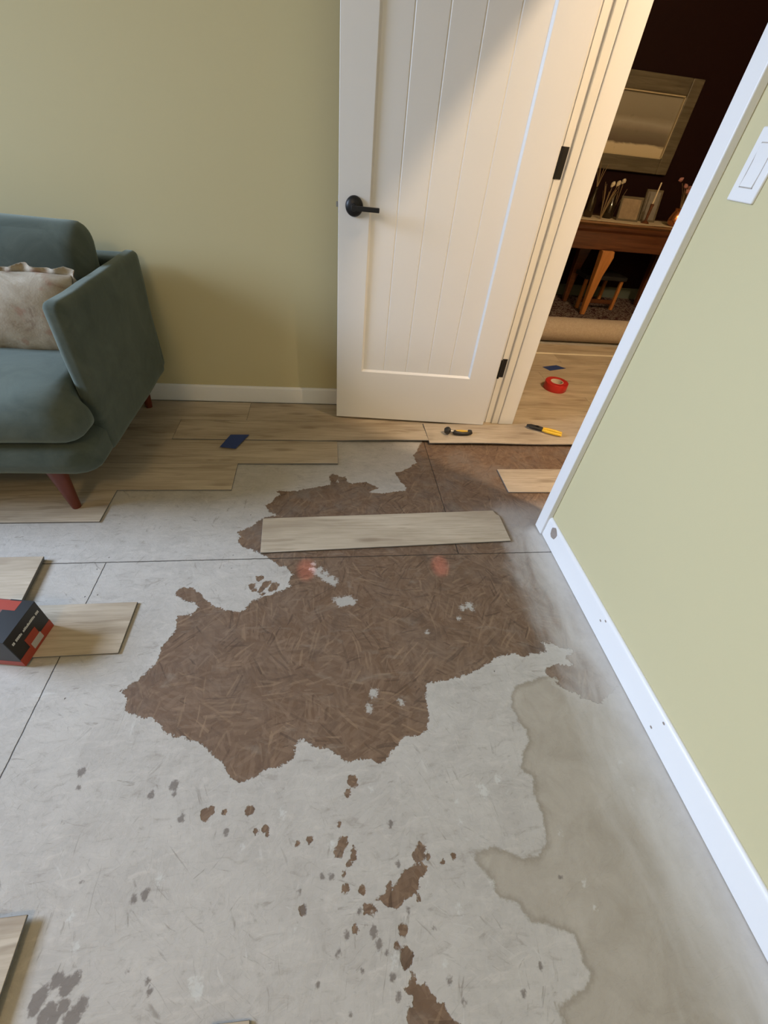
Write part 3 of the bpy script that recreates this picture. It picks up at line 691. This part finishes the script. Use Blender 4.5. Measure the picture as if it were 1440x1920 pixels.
bx4 = loose([(-1.40, .828), (-.586, .829), (-.585, .658), (-1.40, .657)], .0012, 'loose vinyl plank with the red and black box standing on it')
loose([(-1.55, .126), (-.561, .123), (-.553, -.056), (-1.55, -.05)], .0125, 'loose vinyl plank end at the lower left corner of the photo')
loose([(-.205, -.048), (-.140, -.050), (-.13, -.20), (-.30, -.20)], .0015, 'loose vinyl plank just peeking in at the bottom edge of the photo')

# ------------------------------------------------------------------ tapes and tools on the floor
def flat(name, pts, z, mat, label, cat, group=None):
    bm = B(); prism(bm, pts, 2, z, z + .0004); c = [sum(p[i] for p in pts) / len(pts) for i in (0, 1)]
    return tag(obj(name, bm, mat, origin=(c[0], c[1], z)), label, cat, group)
tg = 'blue tape strips'
flat('tape_strip', [(-.454, 1.772), (-.368, 1.774), (-.414, 1.655), (-.486, 1.667)], .0136, M['blue'], 'strip of blue painters tape on the planks right of the armchair', 'tape', tg)
flat('tape_strip', [(1.513, 2.716), (1.634, 2.755), (1.688, 2.705), (1.545, 2.656)], .0064, M['blue'], 'strip of blue painters tape on the hall floor behind the red roll', 'tape', tg)
rc = Vector((1.462, 2.385, .0064))
rt = thing('tape_roll', rc, 'roll of red tape standing flat on the hall floor', 'tape roll')
bm = B(); lathe(bm, [(.040, 0), (.071, 0), (.0722, .002), (.0722, .046), (.071, .048), (.040, .048), (.040, 0)], rc, 48); obj('tape_winding', bm, M['red'], rt, smooth=True)
bm = B(); lathe(bm, [(.0365, .0005), (.0398, .0005), (.0398, .0475), (.0365, .0475), (.0365, .0005)], rc, 40); obj('core', bm, M['core'], rt, smooth=True)['label'] = 'pale cardboard core'
# pliers
pl = thing('pliers', (1.16, 1.845, .0195), 'pliers with black jaws and two yellow handles in the doorway', 'pliers')
a0 = Vector((1.079, 1.886, .0300)); a1 = Vector((1.243, 1.798, .0300)); dd = (a1 - a0).normalized(); nn = Vector((-dd.y, dd.x, 0))
bm = B()
for s_ in (-1, 1): path(bm, [a0 + nn * .004 * s_, a0 + dd * .02 + nn * .009 * s_, a0 + dd * .055 + nn * .006 * s_, a0 + dd * .085 + nn * .008 * s_], [.004, .0075, .009, .008], 10)
tube(bm, a0 + dd * .055 + Vector((0, 0, -.008)), a0 + dd * .055 + Vector((0, 0, .009)), .011, n=16)
obj('jaws', bm, M['blackp'], pl, smooth=True)
for s_ in (-1, 1):
    bm = B(); path(bm, [a0 + dd * .080 + nn * .008 * s_, a0 + dd * .11 + nn * .013 * s_, a0 + dd * .16 + nn * .013 * s_, a0 + dd * .186 + nn * .011 * s_], [.007, .0085, .0085, .007], 12)
    obj('handle', bm, M['yellow'], pl, smooth=True)['label'] = 'yellow plier handle'
# small hand tool
ht = thing('hand_tool', (.668, 1.806, .0195), 'small black and yellow hand tool with a round knob lying by the door', 'tool')
bm = B(); lathe(bm, [(0, -.018), (.012, -.015), (.019, -.004), (.019, .006), (.012, .014), (0, .016)], (.615, 1.803, .0385), 24, Matrix.Rotation(math.radians(90), 3, 'Y')); obj('knob', bm, M['blackp'], ht, smooth=True)
bm = B(); path(bm, [(.628, 1.803, .035), (.655, 1.801, .033)], [.007, .006], 12); obj('neck', bm, M['steel'], ht, smooth=True)['label'] = 'grey metal neck'
bm = B(); path(bm, [(.650, 1.802, .0315), (.660, 1.793, .0305), (.69, 1.788, .0295), (.722, 1.791, .0295), (.740, 1.800, .0295), (.742, 1.812, .0295), (.730, 1.819, .0295)], [.012, .0105, .009, .009, .0095, .009, .006], 12); obj('body', bm, M['blackp'], ht, smooth=True)
bm = B(); path(bm, [(.662, 1.809, .0295), (.69, 1.810, .0305), (.724, 1.809, .0295)], [.007, .008, .006], 12); obj('grip_inlay', bm, M['yellow'], ht, smooth=True)['label'] = 'yellow inlay of the grip'

# ------------------------------------------------------------------ small carton
bo = Vector((-.87, .695, .0074)); H_ = .118
bc = thing('small_carton', bo, 'small red and black carton with white text, standing on a loose plank', 'box')
q = [(-.955, .655), (-.806, .632), (-.791, .757), (-.940, .780)]      # footprint: front left, front right, back right, back left
bm = B(); prism(bm, q, 2, .0074, .0074 + H_)
for f in bm.faces:
    c_ = f.calc_center_median()
    f.material_index = 2 if c_.z > .12 else 0
box_o = obj('body', bm, [M['boxblk'], M['boxred'], M['boxpink']], bc, bevel=.0015, seg=2)
def onface(p, r_, up, a0_, a1_, b0, b1, off, nrm):
    """thin print patch on a face: p + a*r + b*up"""
    bm = B(); p, r_, up, nrm = Vector(p), Vector(r_), Vector(up), Vector(nrm)
    vs = [p + r_ * a + up * b + nrm * o for o in (-.0003, off) for a, b in ((a0_, b0), (a1_, b0), (a1_, b1), (a0_, b1))]
    v = [bm.verts.new(x) for x in vs]
    for f in ((0, 1, 2, 3), (4, 5, 6, 7), (0, 1, 5, 4), (1, 2, 6, 5), (2, 3, 7, 6), (3, 0, 4, 7)): bm.faces.new([v[i] for i in f])
    return bm
fr_, br_, fl_ = Vector((*q[1], .0074)), Vector((*q[2], .0074)), Vector((*q[0], .0074))
rd = (br_ - fr_); rl = rd.length; rd.normalize(); rn = Vector((rd.y, -rd.x, 0)); up = Vector((0, 0, 1))
fd = (fr_ - fl_); fl = fd.length; fd.normalize(); fn_ = Vector((fd.y, -fd.x, 0))
obj('red_band', onface(fr_, rd, up, 0, rl, 0, .030, .0004, rn), M['boxred'], bc)['label'] = 'red band round the foot of the carton'
obj('red_band', onface(fl_, fd, up, 0, fl, 0, .022, .0004, fn_), M['boxred'], bc)
obj('orange_label', onface(fr_, rd, up, .040, .082, .022, .062, .0007, rn), M['boxred'], bc)
obj('white_label', onface(fr_, rd, up, .046, .085, .010, .034, .0010, rn), M['label'], bc)['label'] = 'small grey printed label'
bm = B()                                              # the line of small white lettering (too small to read)
rr = random.Random(4); a = .012
while a < rl - .012:
    w_ = rr.uniform(.0025, .0045)
    if rr.random() < .9:
        b2 = onface(fr_, rd, up, a, a + w_, .082, .090 - rr.choice((0, 0, .002)), .0006, rn); me_ = bpy.data.meshes.new('tmp'); b2.to_mesh(me_); bm.from_mesh(me_); b2.free(); bpy.data.meshes.remove(me_)
    a += w_ + .0009
obj('print', bm, M['paper'], bc)['label'] = 'line of small white lettering'
obj('print', onface(fl_, fd, up, .070, .105, .045, .058, .0006, fn_), M['paper'], bc)
top_l, top_r = Vector((*q[3], .0074 + H_)), Vector((*q[2], .0074 + H_)); td = (top_r - top_l).normalized()
obj('black_panel', onface(top_l, td, Vector((-rd.x, -rd.y, 0)), .088, (top_r - top_l).length, 0, rl, .0005, up), M['boxblk'], bc)['label'] = 'black printed strip along the top edge'
obj('orange_flap', onface(Vector((*q[3], .0074 + H_)), (Vector((*q[2], 0)) - Vector((*q[3], 0))).normalized(), Vector((rd.x, rd.y, 0)) * -1, 0, .120, .004, .034, .0008, up), M['boxred'], bc)
# ------------------------------------------------------------------ green armchair
SX0, SX1 = -1.86, -.757
ac = thing('armchair', (-1.3, 1.65, .0062), 'green velvet armchair with wide seat and slim arms by the back wall', 'armchair')
def warp(amp, sc, seed, extra=None):
    def f(p, u):
        if extra: p = extra(p, u)
        return p + wob(p, amp, sc, seed)
    return f
# seat base with rounded front corners, set a little proud of the arms
def base_fn(p, u):
    q = p.copy()
    k = max(0, min(1, (1.42 - q.y) / .2))
    q.y += .018 * k * (1 - abs(u.z)) * -1
    return q
bm = B(); rbox(bm, (SX0 + .005, 1.212, .188), (SX1 - .008, 2.05, .318), (.075, .075, .035), 18, warp(.003, 7, 1, base_fn)); obj('seat_base', bm, M['velvet'], ac, smooth=True, angle=80)
# arms: slim slabs, sloping front edge
def arm(x0, x1):
    bm = B()
    def fn(p, u):
        t_ = (p.z - .205) / .49
        yy = p.y
        f_ = (yy - 1.34) / (2.06 - 1.34)
        y0 = 1.352 + (.020) * t_; y1 = 2.018 + .058 * t_
        p.y = y0 + (y1 - y0) * f_
        p.x += .004 * (1 - u.y ** 2) * (1 - u.z ** 2) * (1 if u.x > 0 else -1)
        return p
    rbox(bm, (x0, 1.34, .205), (x1, 2.06, .698), (.022, .026, .026), 18, warp(.0025, 8, 5, fn))
    return obj('arm', bm, M['velvet'], ac, smooth=True, angle=80)
arm(SX1 - .060, SX1); arm(SX0, SX0 + .060)
bm = B(); rbox(bm, (SX0 + .055, 1.955, .205), (SX1 - .012, 2.082, .690), (.03, .03, .03), 14, warp(.002, 6, 3)); obj('back_frame', bm, M['velvet'], ac, smooth=True, angle=80)
# seat cushion: T-shaped, wraps round the front of the arms
def seat_fn(p, u):
    q = p.copy()
    if q.y > 1.335:
        k = min(1, (q.y - 1.335) / .02); lim = SX1 - .066; lim2 = SX0 + .066
        if q.x > lim: q.x = q.x * (1 - k) + lim * k
        if q.x < lim2: q.x = q.x * (1 - k) + lim2 * k
    if u.z > 0: q.z += .030 * (1 - u.x ** 4) * (1 - (max(0, u.y)) ** 2 * .3) * u.z
    q.z += -.020 * max(0, (1.30 - q.y) / .1) * max(0, u.z) * .8
    q.z -= .016 * math.exp(-(((q.x + 1.0) / .07) ** 2 + ((q.y - 1.26) / .10) ** 2)) * max(0, u.z)
    return q
bm = B(); rbox(bm, (SX0 + .012, 1.190, .312), (SX1 - .006, 1.93, .452), (.085, .075, .064), 26, warp(.007, 5, 9, seat_fn)); obj('seat_cushion', bm, M['velvet'], ac, smooth=True, angle=80)
# loose back cushion, leaning back, rounded like a bolster
def bc_fn(p, u):
    q = p.copy(); t_ = (q.z - .44) / .37
    q.y += -.035 + .10 * t_
    q.y -= .035 * (1 - u.x ** 2) * (1 - u.z ** 2) * (1 if u.y < 0 else 0)
    q.z += .010 * (1 - u.x ** 2)
    return q
bm = B(); rbox(bm, (SX0 + .07, 1.735, .455), (-.832, 1.895, .812), (.055, .070, .075), 22, warp(.008, 5, 2, bc_fn)); obj('back_cushion', bm, M['velvet'], ac, smooth=True, angle=80)
for (x, y) in ((-.934, 1.274), (-.893, 2.030), (-1.69, 1.274), (-1.73, 2.030)):
    bm = B(); tx = .012 * (1 if x > -1.3 else -1); ty = -.004 if y < 1.5 else .0
    prism_ = [(.030, .19), (.017, .0062)]
    tube(bm, (x, y, .0064), (x + .0 , y + ty, .200), .0155, .032, 20)
    obj('leg', bm, M['legw'], ac, smooth=True)
# lumbar pillow leaning on the back cushion, with a gathered edge
pc = Vector((-1.115, 1.625, .452))
pw = thing('lumbar_pillow', pc, 'cream patterned pillow with a gathered edge on the green armchair', 'pillow')
PWX, PWZ = .275, .122
tilt = Matrix.Rotation(math.radians(-16), 3, 'X')
def pillow_pt(u, v, side):
    e_ = max(abs(u), abs(v)); th_ = .060 * (max(0, 1 - abs(u) ** 2.6) ** .55) * (max(0, 1 - abs(v) ** 2.6) ** .55)
    pull = 1 - .05 * (1 - abs(u)) * 0
    x = u * PWX * (1 - .05 * (1 - abs(v) ** 2) * abs(u)); z = v * PWZ * (1 - .06 * (1 - abs(u) ** 2) * abs(v) * 0)
    p = Vector((x, side * th_, z)); p += wob(p, .006, 14, 4) * (1 if th_ > .002 else .3)
    return pc + Vector((0, 0, .130)) + tilt @ p
bm = B(); n = 30; gr = {}
for side in (-1, 1):
    for i in range(n + 1):
        for j in range(n + 1):
            u, v = math.sin((i / n * 2 - 1) * math.pi / 2), math.sin((j / n * 2 - 1) * math.pi / 2)
            edge = i in (0, n) or j in (0, n)
            k = (i, j, 0 if edge else side)
            if k not in gr: gr[k] = bm.verts.new(pillow_pt(u, v, side))
    for i in range(n):
        for j in range(n):
            f = [gr[(a, b, 0 if (a in (0, n) or b in (0, n)) else side)] for a, b in ((i, j), (i + 1, j), (i + 1, j + 1), (i, j + 1))]
            bm.faces.new(f)
obj('pillow_body', bm, M['pillow'], pw, smooth=True, angle=180)
bm = B(); N = 240; inn, out = [], []
for k in range(N):
    t_ = k / N * 4; sd = int(t_); f = t_ - sd
    u, v = [(-1 + 2 * f, 1), (1, 1 - 2 * f), (1 - 2 * f, -1), (-1, -1 + 2 * f)][sd]
    c_ = pillow_pt(u * .985, v * .985, 1); m_ = pillow_pt(0, 0, 0)
    dirv = Vector((u * (1 if abs(u) > .93 else .15), 0, v * (1 if abs(v) > .93 else .15))).normalized(); dirv = tilt @ dirv
    fr_q = math.sin(k * 2 * math.pi * 34 / N)
    wv = Vector((0, .006 * fr_q + .004 * math.sin(k * .9), 0))
    ln = .020 + .006 * math.sin(k * 2 * math.pi * 17 / N + 1)
    if v < -.93: ln *= .4
    row = [c_, c_ + dirv * ln * .5 + wv * .6, c_ + dirv * ln + wv * 1.5]
    out.append([bm.verts.new(p_ + Vector((0, s_, 0))) for p_ in row for s_ in (-.0012, .0012)])
for k in range(N):
    a, b = out[k], out[(k + 1) % N]
    for i in (0, 2):
        bm.faces.new((a[i], b[i], b[i + 2], a[i + 2])); bm.faces.new((a[i + 1], a[i + 3], b[i + 3], b[i + 1]))
    bm.faces.new((a[4], b[4], b[5], a[5])); bm.faces.new((a[0], a[1], b[1], b[0]))
obj('ruffle', bm, M['pillow'], pw, smooth=True, angle=180)['label'] = 'gathered cream edge'

# ------------------------------------------------------------------ light switch on the right wall
sw = thing('light_switch', (WX, 1.0, 1.16), 'white rocker light switch on the right wall beside the door casing', 'light switch')
s0, s1, z0, z1 = .968, 1.040, 1.098, 1.216
bm = B(); prism(bm, [(s0, z0), (s1, z0), (s1, z1), (s0, z1)], 0, WX - .0065, WX + .001); obj('cover_plate', bm, M['white'], sw, bevel=.003)
bm = B(); ym = (s0 + s1) / 2; zm = (z0 + z1) / 2
for (a, b, c_, d_) in ((ym - .0185, ym - .0168, zm - .035, zm + .035), (ym + .0168, ym + .0185, zm - .035, zm + .035), (ym - .0185, ym + .0185, zm - .036, zm - .034), (ym - .0185, ym + .0185, zm + .034, zm + .036)):
    prism(bm, [(a, c_), (b, c_), (b, d_), (a, d_)], 0, WX - .0069, WX - .0062)
obj('gap', bm, M['label'], sw)['label'] = 'grey gap round the rocker'
bm = B(); prism(bm, [(WX - .0085, zm - .034), (WX - .006, zm + .0), (WX - .0105, zm + .034), (WX - .004, zm + .034), (WX - .004, zm - .034)], 1, ym - .0167, ym + .0167); obj('rocker', bm, M['white'], sw, bevel=.0008)

# ------------------------------------------------------------------ hall: lamp, carpet, table and what stands on it
rl_ = thing('ceiling_lamp', (-.9, -.9, CEIL - .03), 'round lamp base added above the warm fill light, behind the viewer', 'ceiling lamp')  # unseen fixture, added to go with the warm fill light
bm = B(); lathe(bm, [(.16, .0), (.16, .029), (.0, .029)], (-.9, -.9, CEIL - .03), 32); obj('lamp_base', bm, M['white'], rl_)
hl_ = thing('ceiling_lamp', (1.77, .52, HCEIL - .03), 'round hall ceiling lamp above the doorway', 'ceiling lamp')
bm = B(); lathe(bm, [(.12, .0), (.12, .029), (.0, .029)], (1.77, .52, HCEIL - .03), 32); obj('lamp_base', bm, M['gilt'], hl_)
# carpet pulled back and rolled up
bm = B(); prof = []
cy, cz, R_ = 3.262, .090, .088
for k in range(34):
    a = -math.pi / 2 + 2 * math.pi * k / 33 * 1.0
    prof.append((a, R_))
nx = 40; rings = []
for i in range(nx + 1):
    x = WX2 + .008 + (3.2 - WX2) * i / nx; ring = []
    for a, r in prof[:-1]:
        rr_ = r * (1 + .03 * mnoise.noise(Vector((x * 3, math.cos(a), math.sin(a)))))
        ring.append(bm.verts.new((x, cy + rr_ * math.cos(a) * (1.04), max(.0062, cz + rr_ * math.sin(a) * .98))))
    rings.append(ring)
for a, b in zip(rings, rings[1:]):
    for k in range(len(a)): bm.faces.new((a[k], a[(k + 1) % len(a)], b[(k + 1) % len(b)], b[k]))
bm.faces.new(rings[0][::-1]); bm.faces.new(rings[-1])
rug = obj('carpet_roll', bm, M['carback'], origin=(2.1, cy, 0), smooth=True, angle=180)
tag(rug, 'rolled up carpet with beige backing lying across the hall floor', 'carpet')
bm = B(); box(bm, (WX2 + .002, 3.36, .0005), (4.19, 4.585, .012))
tag(obj('carpet', bm, M['carpet'], origin=(2.5, 3.9, 0), bevel=.003), 'dark patterned carpet under the side table behind the roll', 'carpet')
# side table
TZ = .735
tb = thing('side_table', (2.6, 4.1, .012), 'dark wooden side table with one tapered orange brown leg in the next room', 'table')
bm = B(); prism(bm, [(3.90, TZ - .012), (3.905, TZ), (4.42, TZ), (4.42, TZ - .028), (3.92, TZ - .028), (3.912, TZ - .020)], 0, 1.75, 3.35); obj('table_top', bm, M['tabw2'], tb, bevel=.004)
bm = B(); prism(bm, [(3.925, TZ - .028), (3.925, TZ - .055), (3.940, TZ - .075), (3.940, .535), (4.38, .535), (4.38, TZ - .028)], 0, 1.80, 3.30); obj('apron', bm, M['tabw'], tb, bevel=.003)
def table_leg(x, y):
    bm = B(); prev = None; rings = []
    for z, wx, wy, ox in ((.0125, .019, .019, 0), (.15, .026, .024, 0), (.34, .038, .030, .006), (.43, .050, .034, .016), (.49, .058, .036, .020), (.535, .054, .036, .012)):
        rings.append([bm.verts.new((x + ox + sx * wx, y + sy * wy, z)) for sx, sy in ((-1, -1), (1, -1), (1, 1), (-1, 1))])
    for a, b in zip(rings, rings[1:]):
        for k in range(4): bm.faces.new((a[k], a[(k + 1) % 4], b[(k + 1) % 4], b[k]))
    bm.faces.new(rings[0]); bm.faces.new(rings[-1])
    o = obj('leg', bm, M['orange'], tb, bevel=.006); o['label'] = 'tapered orange brown leg'; return o
table_leg(2.405, 3.95); table_leg(3.20, 3.95)
for q_ in (table_leg(2.405, 4.35), table_leg(3.20, 4.35)): q_.data.materials[0] = M['tabw']; del q_['label']
# runner with a scalloped lace edge
bm = B(); pts = []
x = 1.80
while x < 3.2: pts.append((x, 3.915 + .05 * abs(math.sin((x - 1.8) * 4.2)) ** .6)); x += .02
prism(bm, pts + [(3.2, 4.30), (1.80, 4.30)], 2, TZ, TZ + .002)
tag(obj('lace_runner', bm, M['lace'], origin=(2.5, 4.1, TZ)), 'cream lace runner with a wavy edge on the side table', 'table runner')
TT = TZ + .002
def bottle(x, y, h, r, lab):
    o = thing('bottle', (x, y, TT), lab, 'bottle', 'bottles on the side table')
    bm = B(); lathe(bm, [(r * .9, 0), (r, .006), (r, h * .55), (r * .45, h * .74), (r * .38, h * .95), (r * .46, h)], (x, y, TT), 20); obj('glass_body', bm, M['glassd'], o, smooth=True)
    return o
def stalks(x, y, z, n, h, seed, lab, bloom=True, spread=.10):
    o = thing('dried_flowers', (x, y, z), lab, 'dried flowers', 'dried flowers on the side table'); r_ = random.Random(seed)
    tips = []
    bm = B()
    for k in range(n):
        dx, dy = r_.uniform(-spread, spread), r_.uniform(-.04, .04); hh = h * r_.uniform(.75, 1.05)
        p = [Vector((x + dx * .05, y + dy * .1, z + .002)), Vector((x + dx * .5, y + dy * .5, z + hh * .6)), Vector((x + dx, y + dy, z + hh))]
        path(bm, p, [.0022, .002, .0016], 6); tips.append(p[-1])
    obj('stem', bm, M['stalk'], o)
    if bloom:
        for tq in tips[:bloom if bloom is not True else 3]:
            bm = B(); lathe(bm, [(0, -.026), (.010, -.016), (.017, .0), (.012, .014), (0, .022)], tq, 12, Matrix.Rotation(.5, 3, 'Y')); obj('bloom', bm, M['bloom'], o, smooth=True)
    return o
def frame(x, y, w_, h_, lab, pic, name='photo_frame'):
    o = thing(name, (x, y, TT), lab, 'picture frame', 'small frames on the side table')
    def tl(p): return Vector((p[0], y + p[1] + (p[2]) * .22, TT + p[2]))
    def bxx(bm, x0_, x1_, y0_, y1_, z0_, z1_):
        v = [bm.verts.new(tl((a, b, c_))) for a in (x0_, x1_) for b in (y0_, y1_) for c_ in (z0_, z1_)]
        for f in ((0, 1, 3, 2), (4, 6, 7, 5), (0, 4, 5, 1), (2, 3, 7, 6), (0, 2, 6, 4), (1, 5, 7, 3)): bm.faces.new([v[i] for i in f])
    bm = B(); t_ = .014
    bxx(bm, x - w_ / 2, x - w_ / 2 + t_, -.006, .006, 0, h_); bxx(bm, x + w_ / 2 - t_, x + w_ / 2, -.006, .006, 0, h_); bxx(bm, x - w_ / 2 + t_, x + w_ / 2 - t_, -.006, .006, 0, t_); bxx(bm, x - w_ / 2 + t_, x + w_ / 2 - t_, -.006, .006, h_ - t_, h_)
    obj('frame', bm, M['gilt'], o)
    bm = B(); bxx(bm, x - w_ / 2 + t_, x + w_ / 2 - t_, -.003, .004, t_, h_ - t_); obj('picture', bm, pic, o)
    return o
bottle(2.22, 4.12, .20, .036, 'slim dark bottle at the left, nearest the door jamb')
bottle(2.42, 4.16, .17, .040, 'dark bottle standing just left of the portrait card')
bottle(3.10, 4.15, .22, .045, 'dark bottle at the right end, beside the door casing')
stalks(2.22, 4.12, TT + .19 + .012, 6, .16, 3, 'dry reddish stalks standing in the left bottle', False, .05)
stalks(2.31, 4.06, TT, 16, .235, 5, 'sheaf of dried stalks with a cream bloom left of the bottles', 2, .07)
stalks(2.50, 4.22, TT, 4, .245, 11, 'dried stem with one cream bloom above the portrait card', 1, .05)
frame(2.565, 4.08, .20, .165, 'small standing portrait card in a gilt frame', M['card'])
frame(2.80, 4.16, .15, .22, 'small grey photo frame right of the slender candle', M['greyc'])
cd = thing('candlestick', (2.72, 4.05, TT), 'slender white candle in a dark holder between the two frames', 'candle')
bm = B(); lathe(bm, [(.035, 0), (.030, .008), (.010, .020), (.012, .11), (.016, .13), (.011, .135)], (2.72, 4.05, TT), 18); obj('holder', bm, M['tabw'], cd, smooth=True)
bm = B(); lathe(bm, [(.0065, .13), (.0055, .275), (0, .278)], (2.72, 4.05, TT), 12); obj('candle_wax', bm, M['bloom'], cd, smooth=True)
cj = thing('copper_jug', (2.965, 4.02, TT), 'small copper jug with pink dried petals beside the casing', 'jug')
bm = B(); lathe(bm, [(.030, 0), (.052, .018), (.058, .05), (.046, .085), (.034, .105), (.040, .125)], (2.965, 4.02, TT), 24); obj('jug_body', bm, M['copper'], cj, smooth=True)
rf = stalks(2.965, 4.02, TT + .126, 7, .17, 21, 'pink dried flowers standing in the copper jug', False, .11)
r_ = random.Random(9)
for k in range(6):
    p_ = Vector((2.965 + r_.uniform(-.11, .10), 4.02 + r_.uniform(-.03, .03), TT + .126 + r_.uniform(.10, .19)))
    bm = B(); lathe(bm, [(0, -.016), (.012, -.010), (.020, .004), (.010, .012), (.004, .006), (0, .004)], p_, 10, Matrix.Rotation(r_.uniform(-.8, .8), 3, 'Y')); obj('bloom', bm, M['pinkf'], rf, smooth=True)['label'] = 'dusty pink bloom'
# low stool under the table
stl = thing('stool', (2.62, 4.25, .012), 'low wooden stool with a dark seat under the side table', 'stool')
for x_, y_ in ((2.44, 4.14), (2.80, 4.14), (2.44, 4.40), (2.80, 4.40)):
    bm = B(); box(bm, (x_ - .014, y_ - .014, .0125), (x_ + .014, y_ + .014, .27)); obj('leg', bm, M['orange'], stl, bevel=.003)
bm = B(); box(bm, (2.455, 4.132, .065), (2.785, 4.148, .10)); obj('stretcher', bm, M['tabw'], stl, bevel=.002)
bm = B(); box(bm, (2.41, 4.11, .27), (2.83, 4.43, .305)); obj('seat', bm, M['blackp'], stl, bevel=.006)
# framed landscape on the far wall
PY = 4.598; fx0, fx1, fz0, fz1 = 2.02, 3.075, 1.045, 1.655
pt_ = thing('framed_painting', (2.5, PY, fz0), 'framed landscape painting on the dark red wall above the side table', 'painting')
bm = B(); fw = .105
def fbar(x0_, x1_, z0_, z1_): box(bm, (x0_, PY - .035, z0_), (x1_, PY - .001, z1_))
fbar(fx0, fx0 + fw, fz0, fz1); fbar(fx1 - fw, fx1, fz0, fz1); fbar(fx0 + fw, fx1 - fw, fz0, fz0 + fw); fbar(fx0 + fw, fx1 - fw, fz1 - fw, fz1)
obj('frame', bm, M['gilt'], pt_, bevel=.008)
bm = B(); s_ = .008
for a, b, c_, d_ in ((fx0 + fw, fx0 + fw + s_, fz0 + fw, fz1 - fw), (fx1 - fw - s_, fx1 - fw, fz0 + fw, fz1 - fw), (fx0 + fw, fx1 - fw, fz0 + fw, fz0 + fw + s_), (fx0 + fw, fx1 - fw, fz1 - fw - s_, fz1 - fw)):
    box(bm, (a, PY - .030, c_), (b, PY - .012, d_))
obj('slip', bm, M['giltin'], pt_)['label'] = 'pale gilt inner slip'
bm = B(); box(bm, (0, -.010, 0), (fx1 - fx0 - 2 * fw, -.004, fz1 - fz0 - 2 * fw))
cv = obj('canvas', bm, M['painting'], pt_, local=True); cv.location = Vector((fx0 + fw, PY, fz0 + fw)) - ROOT[pt_]
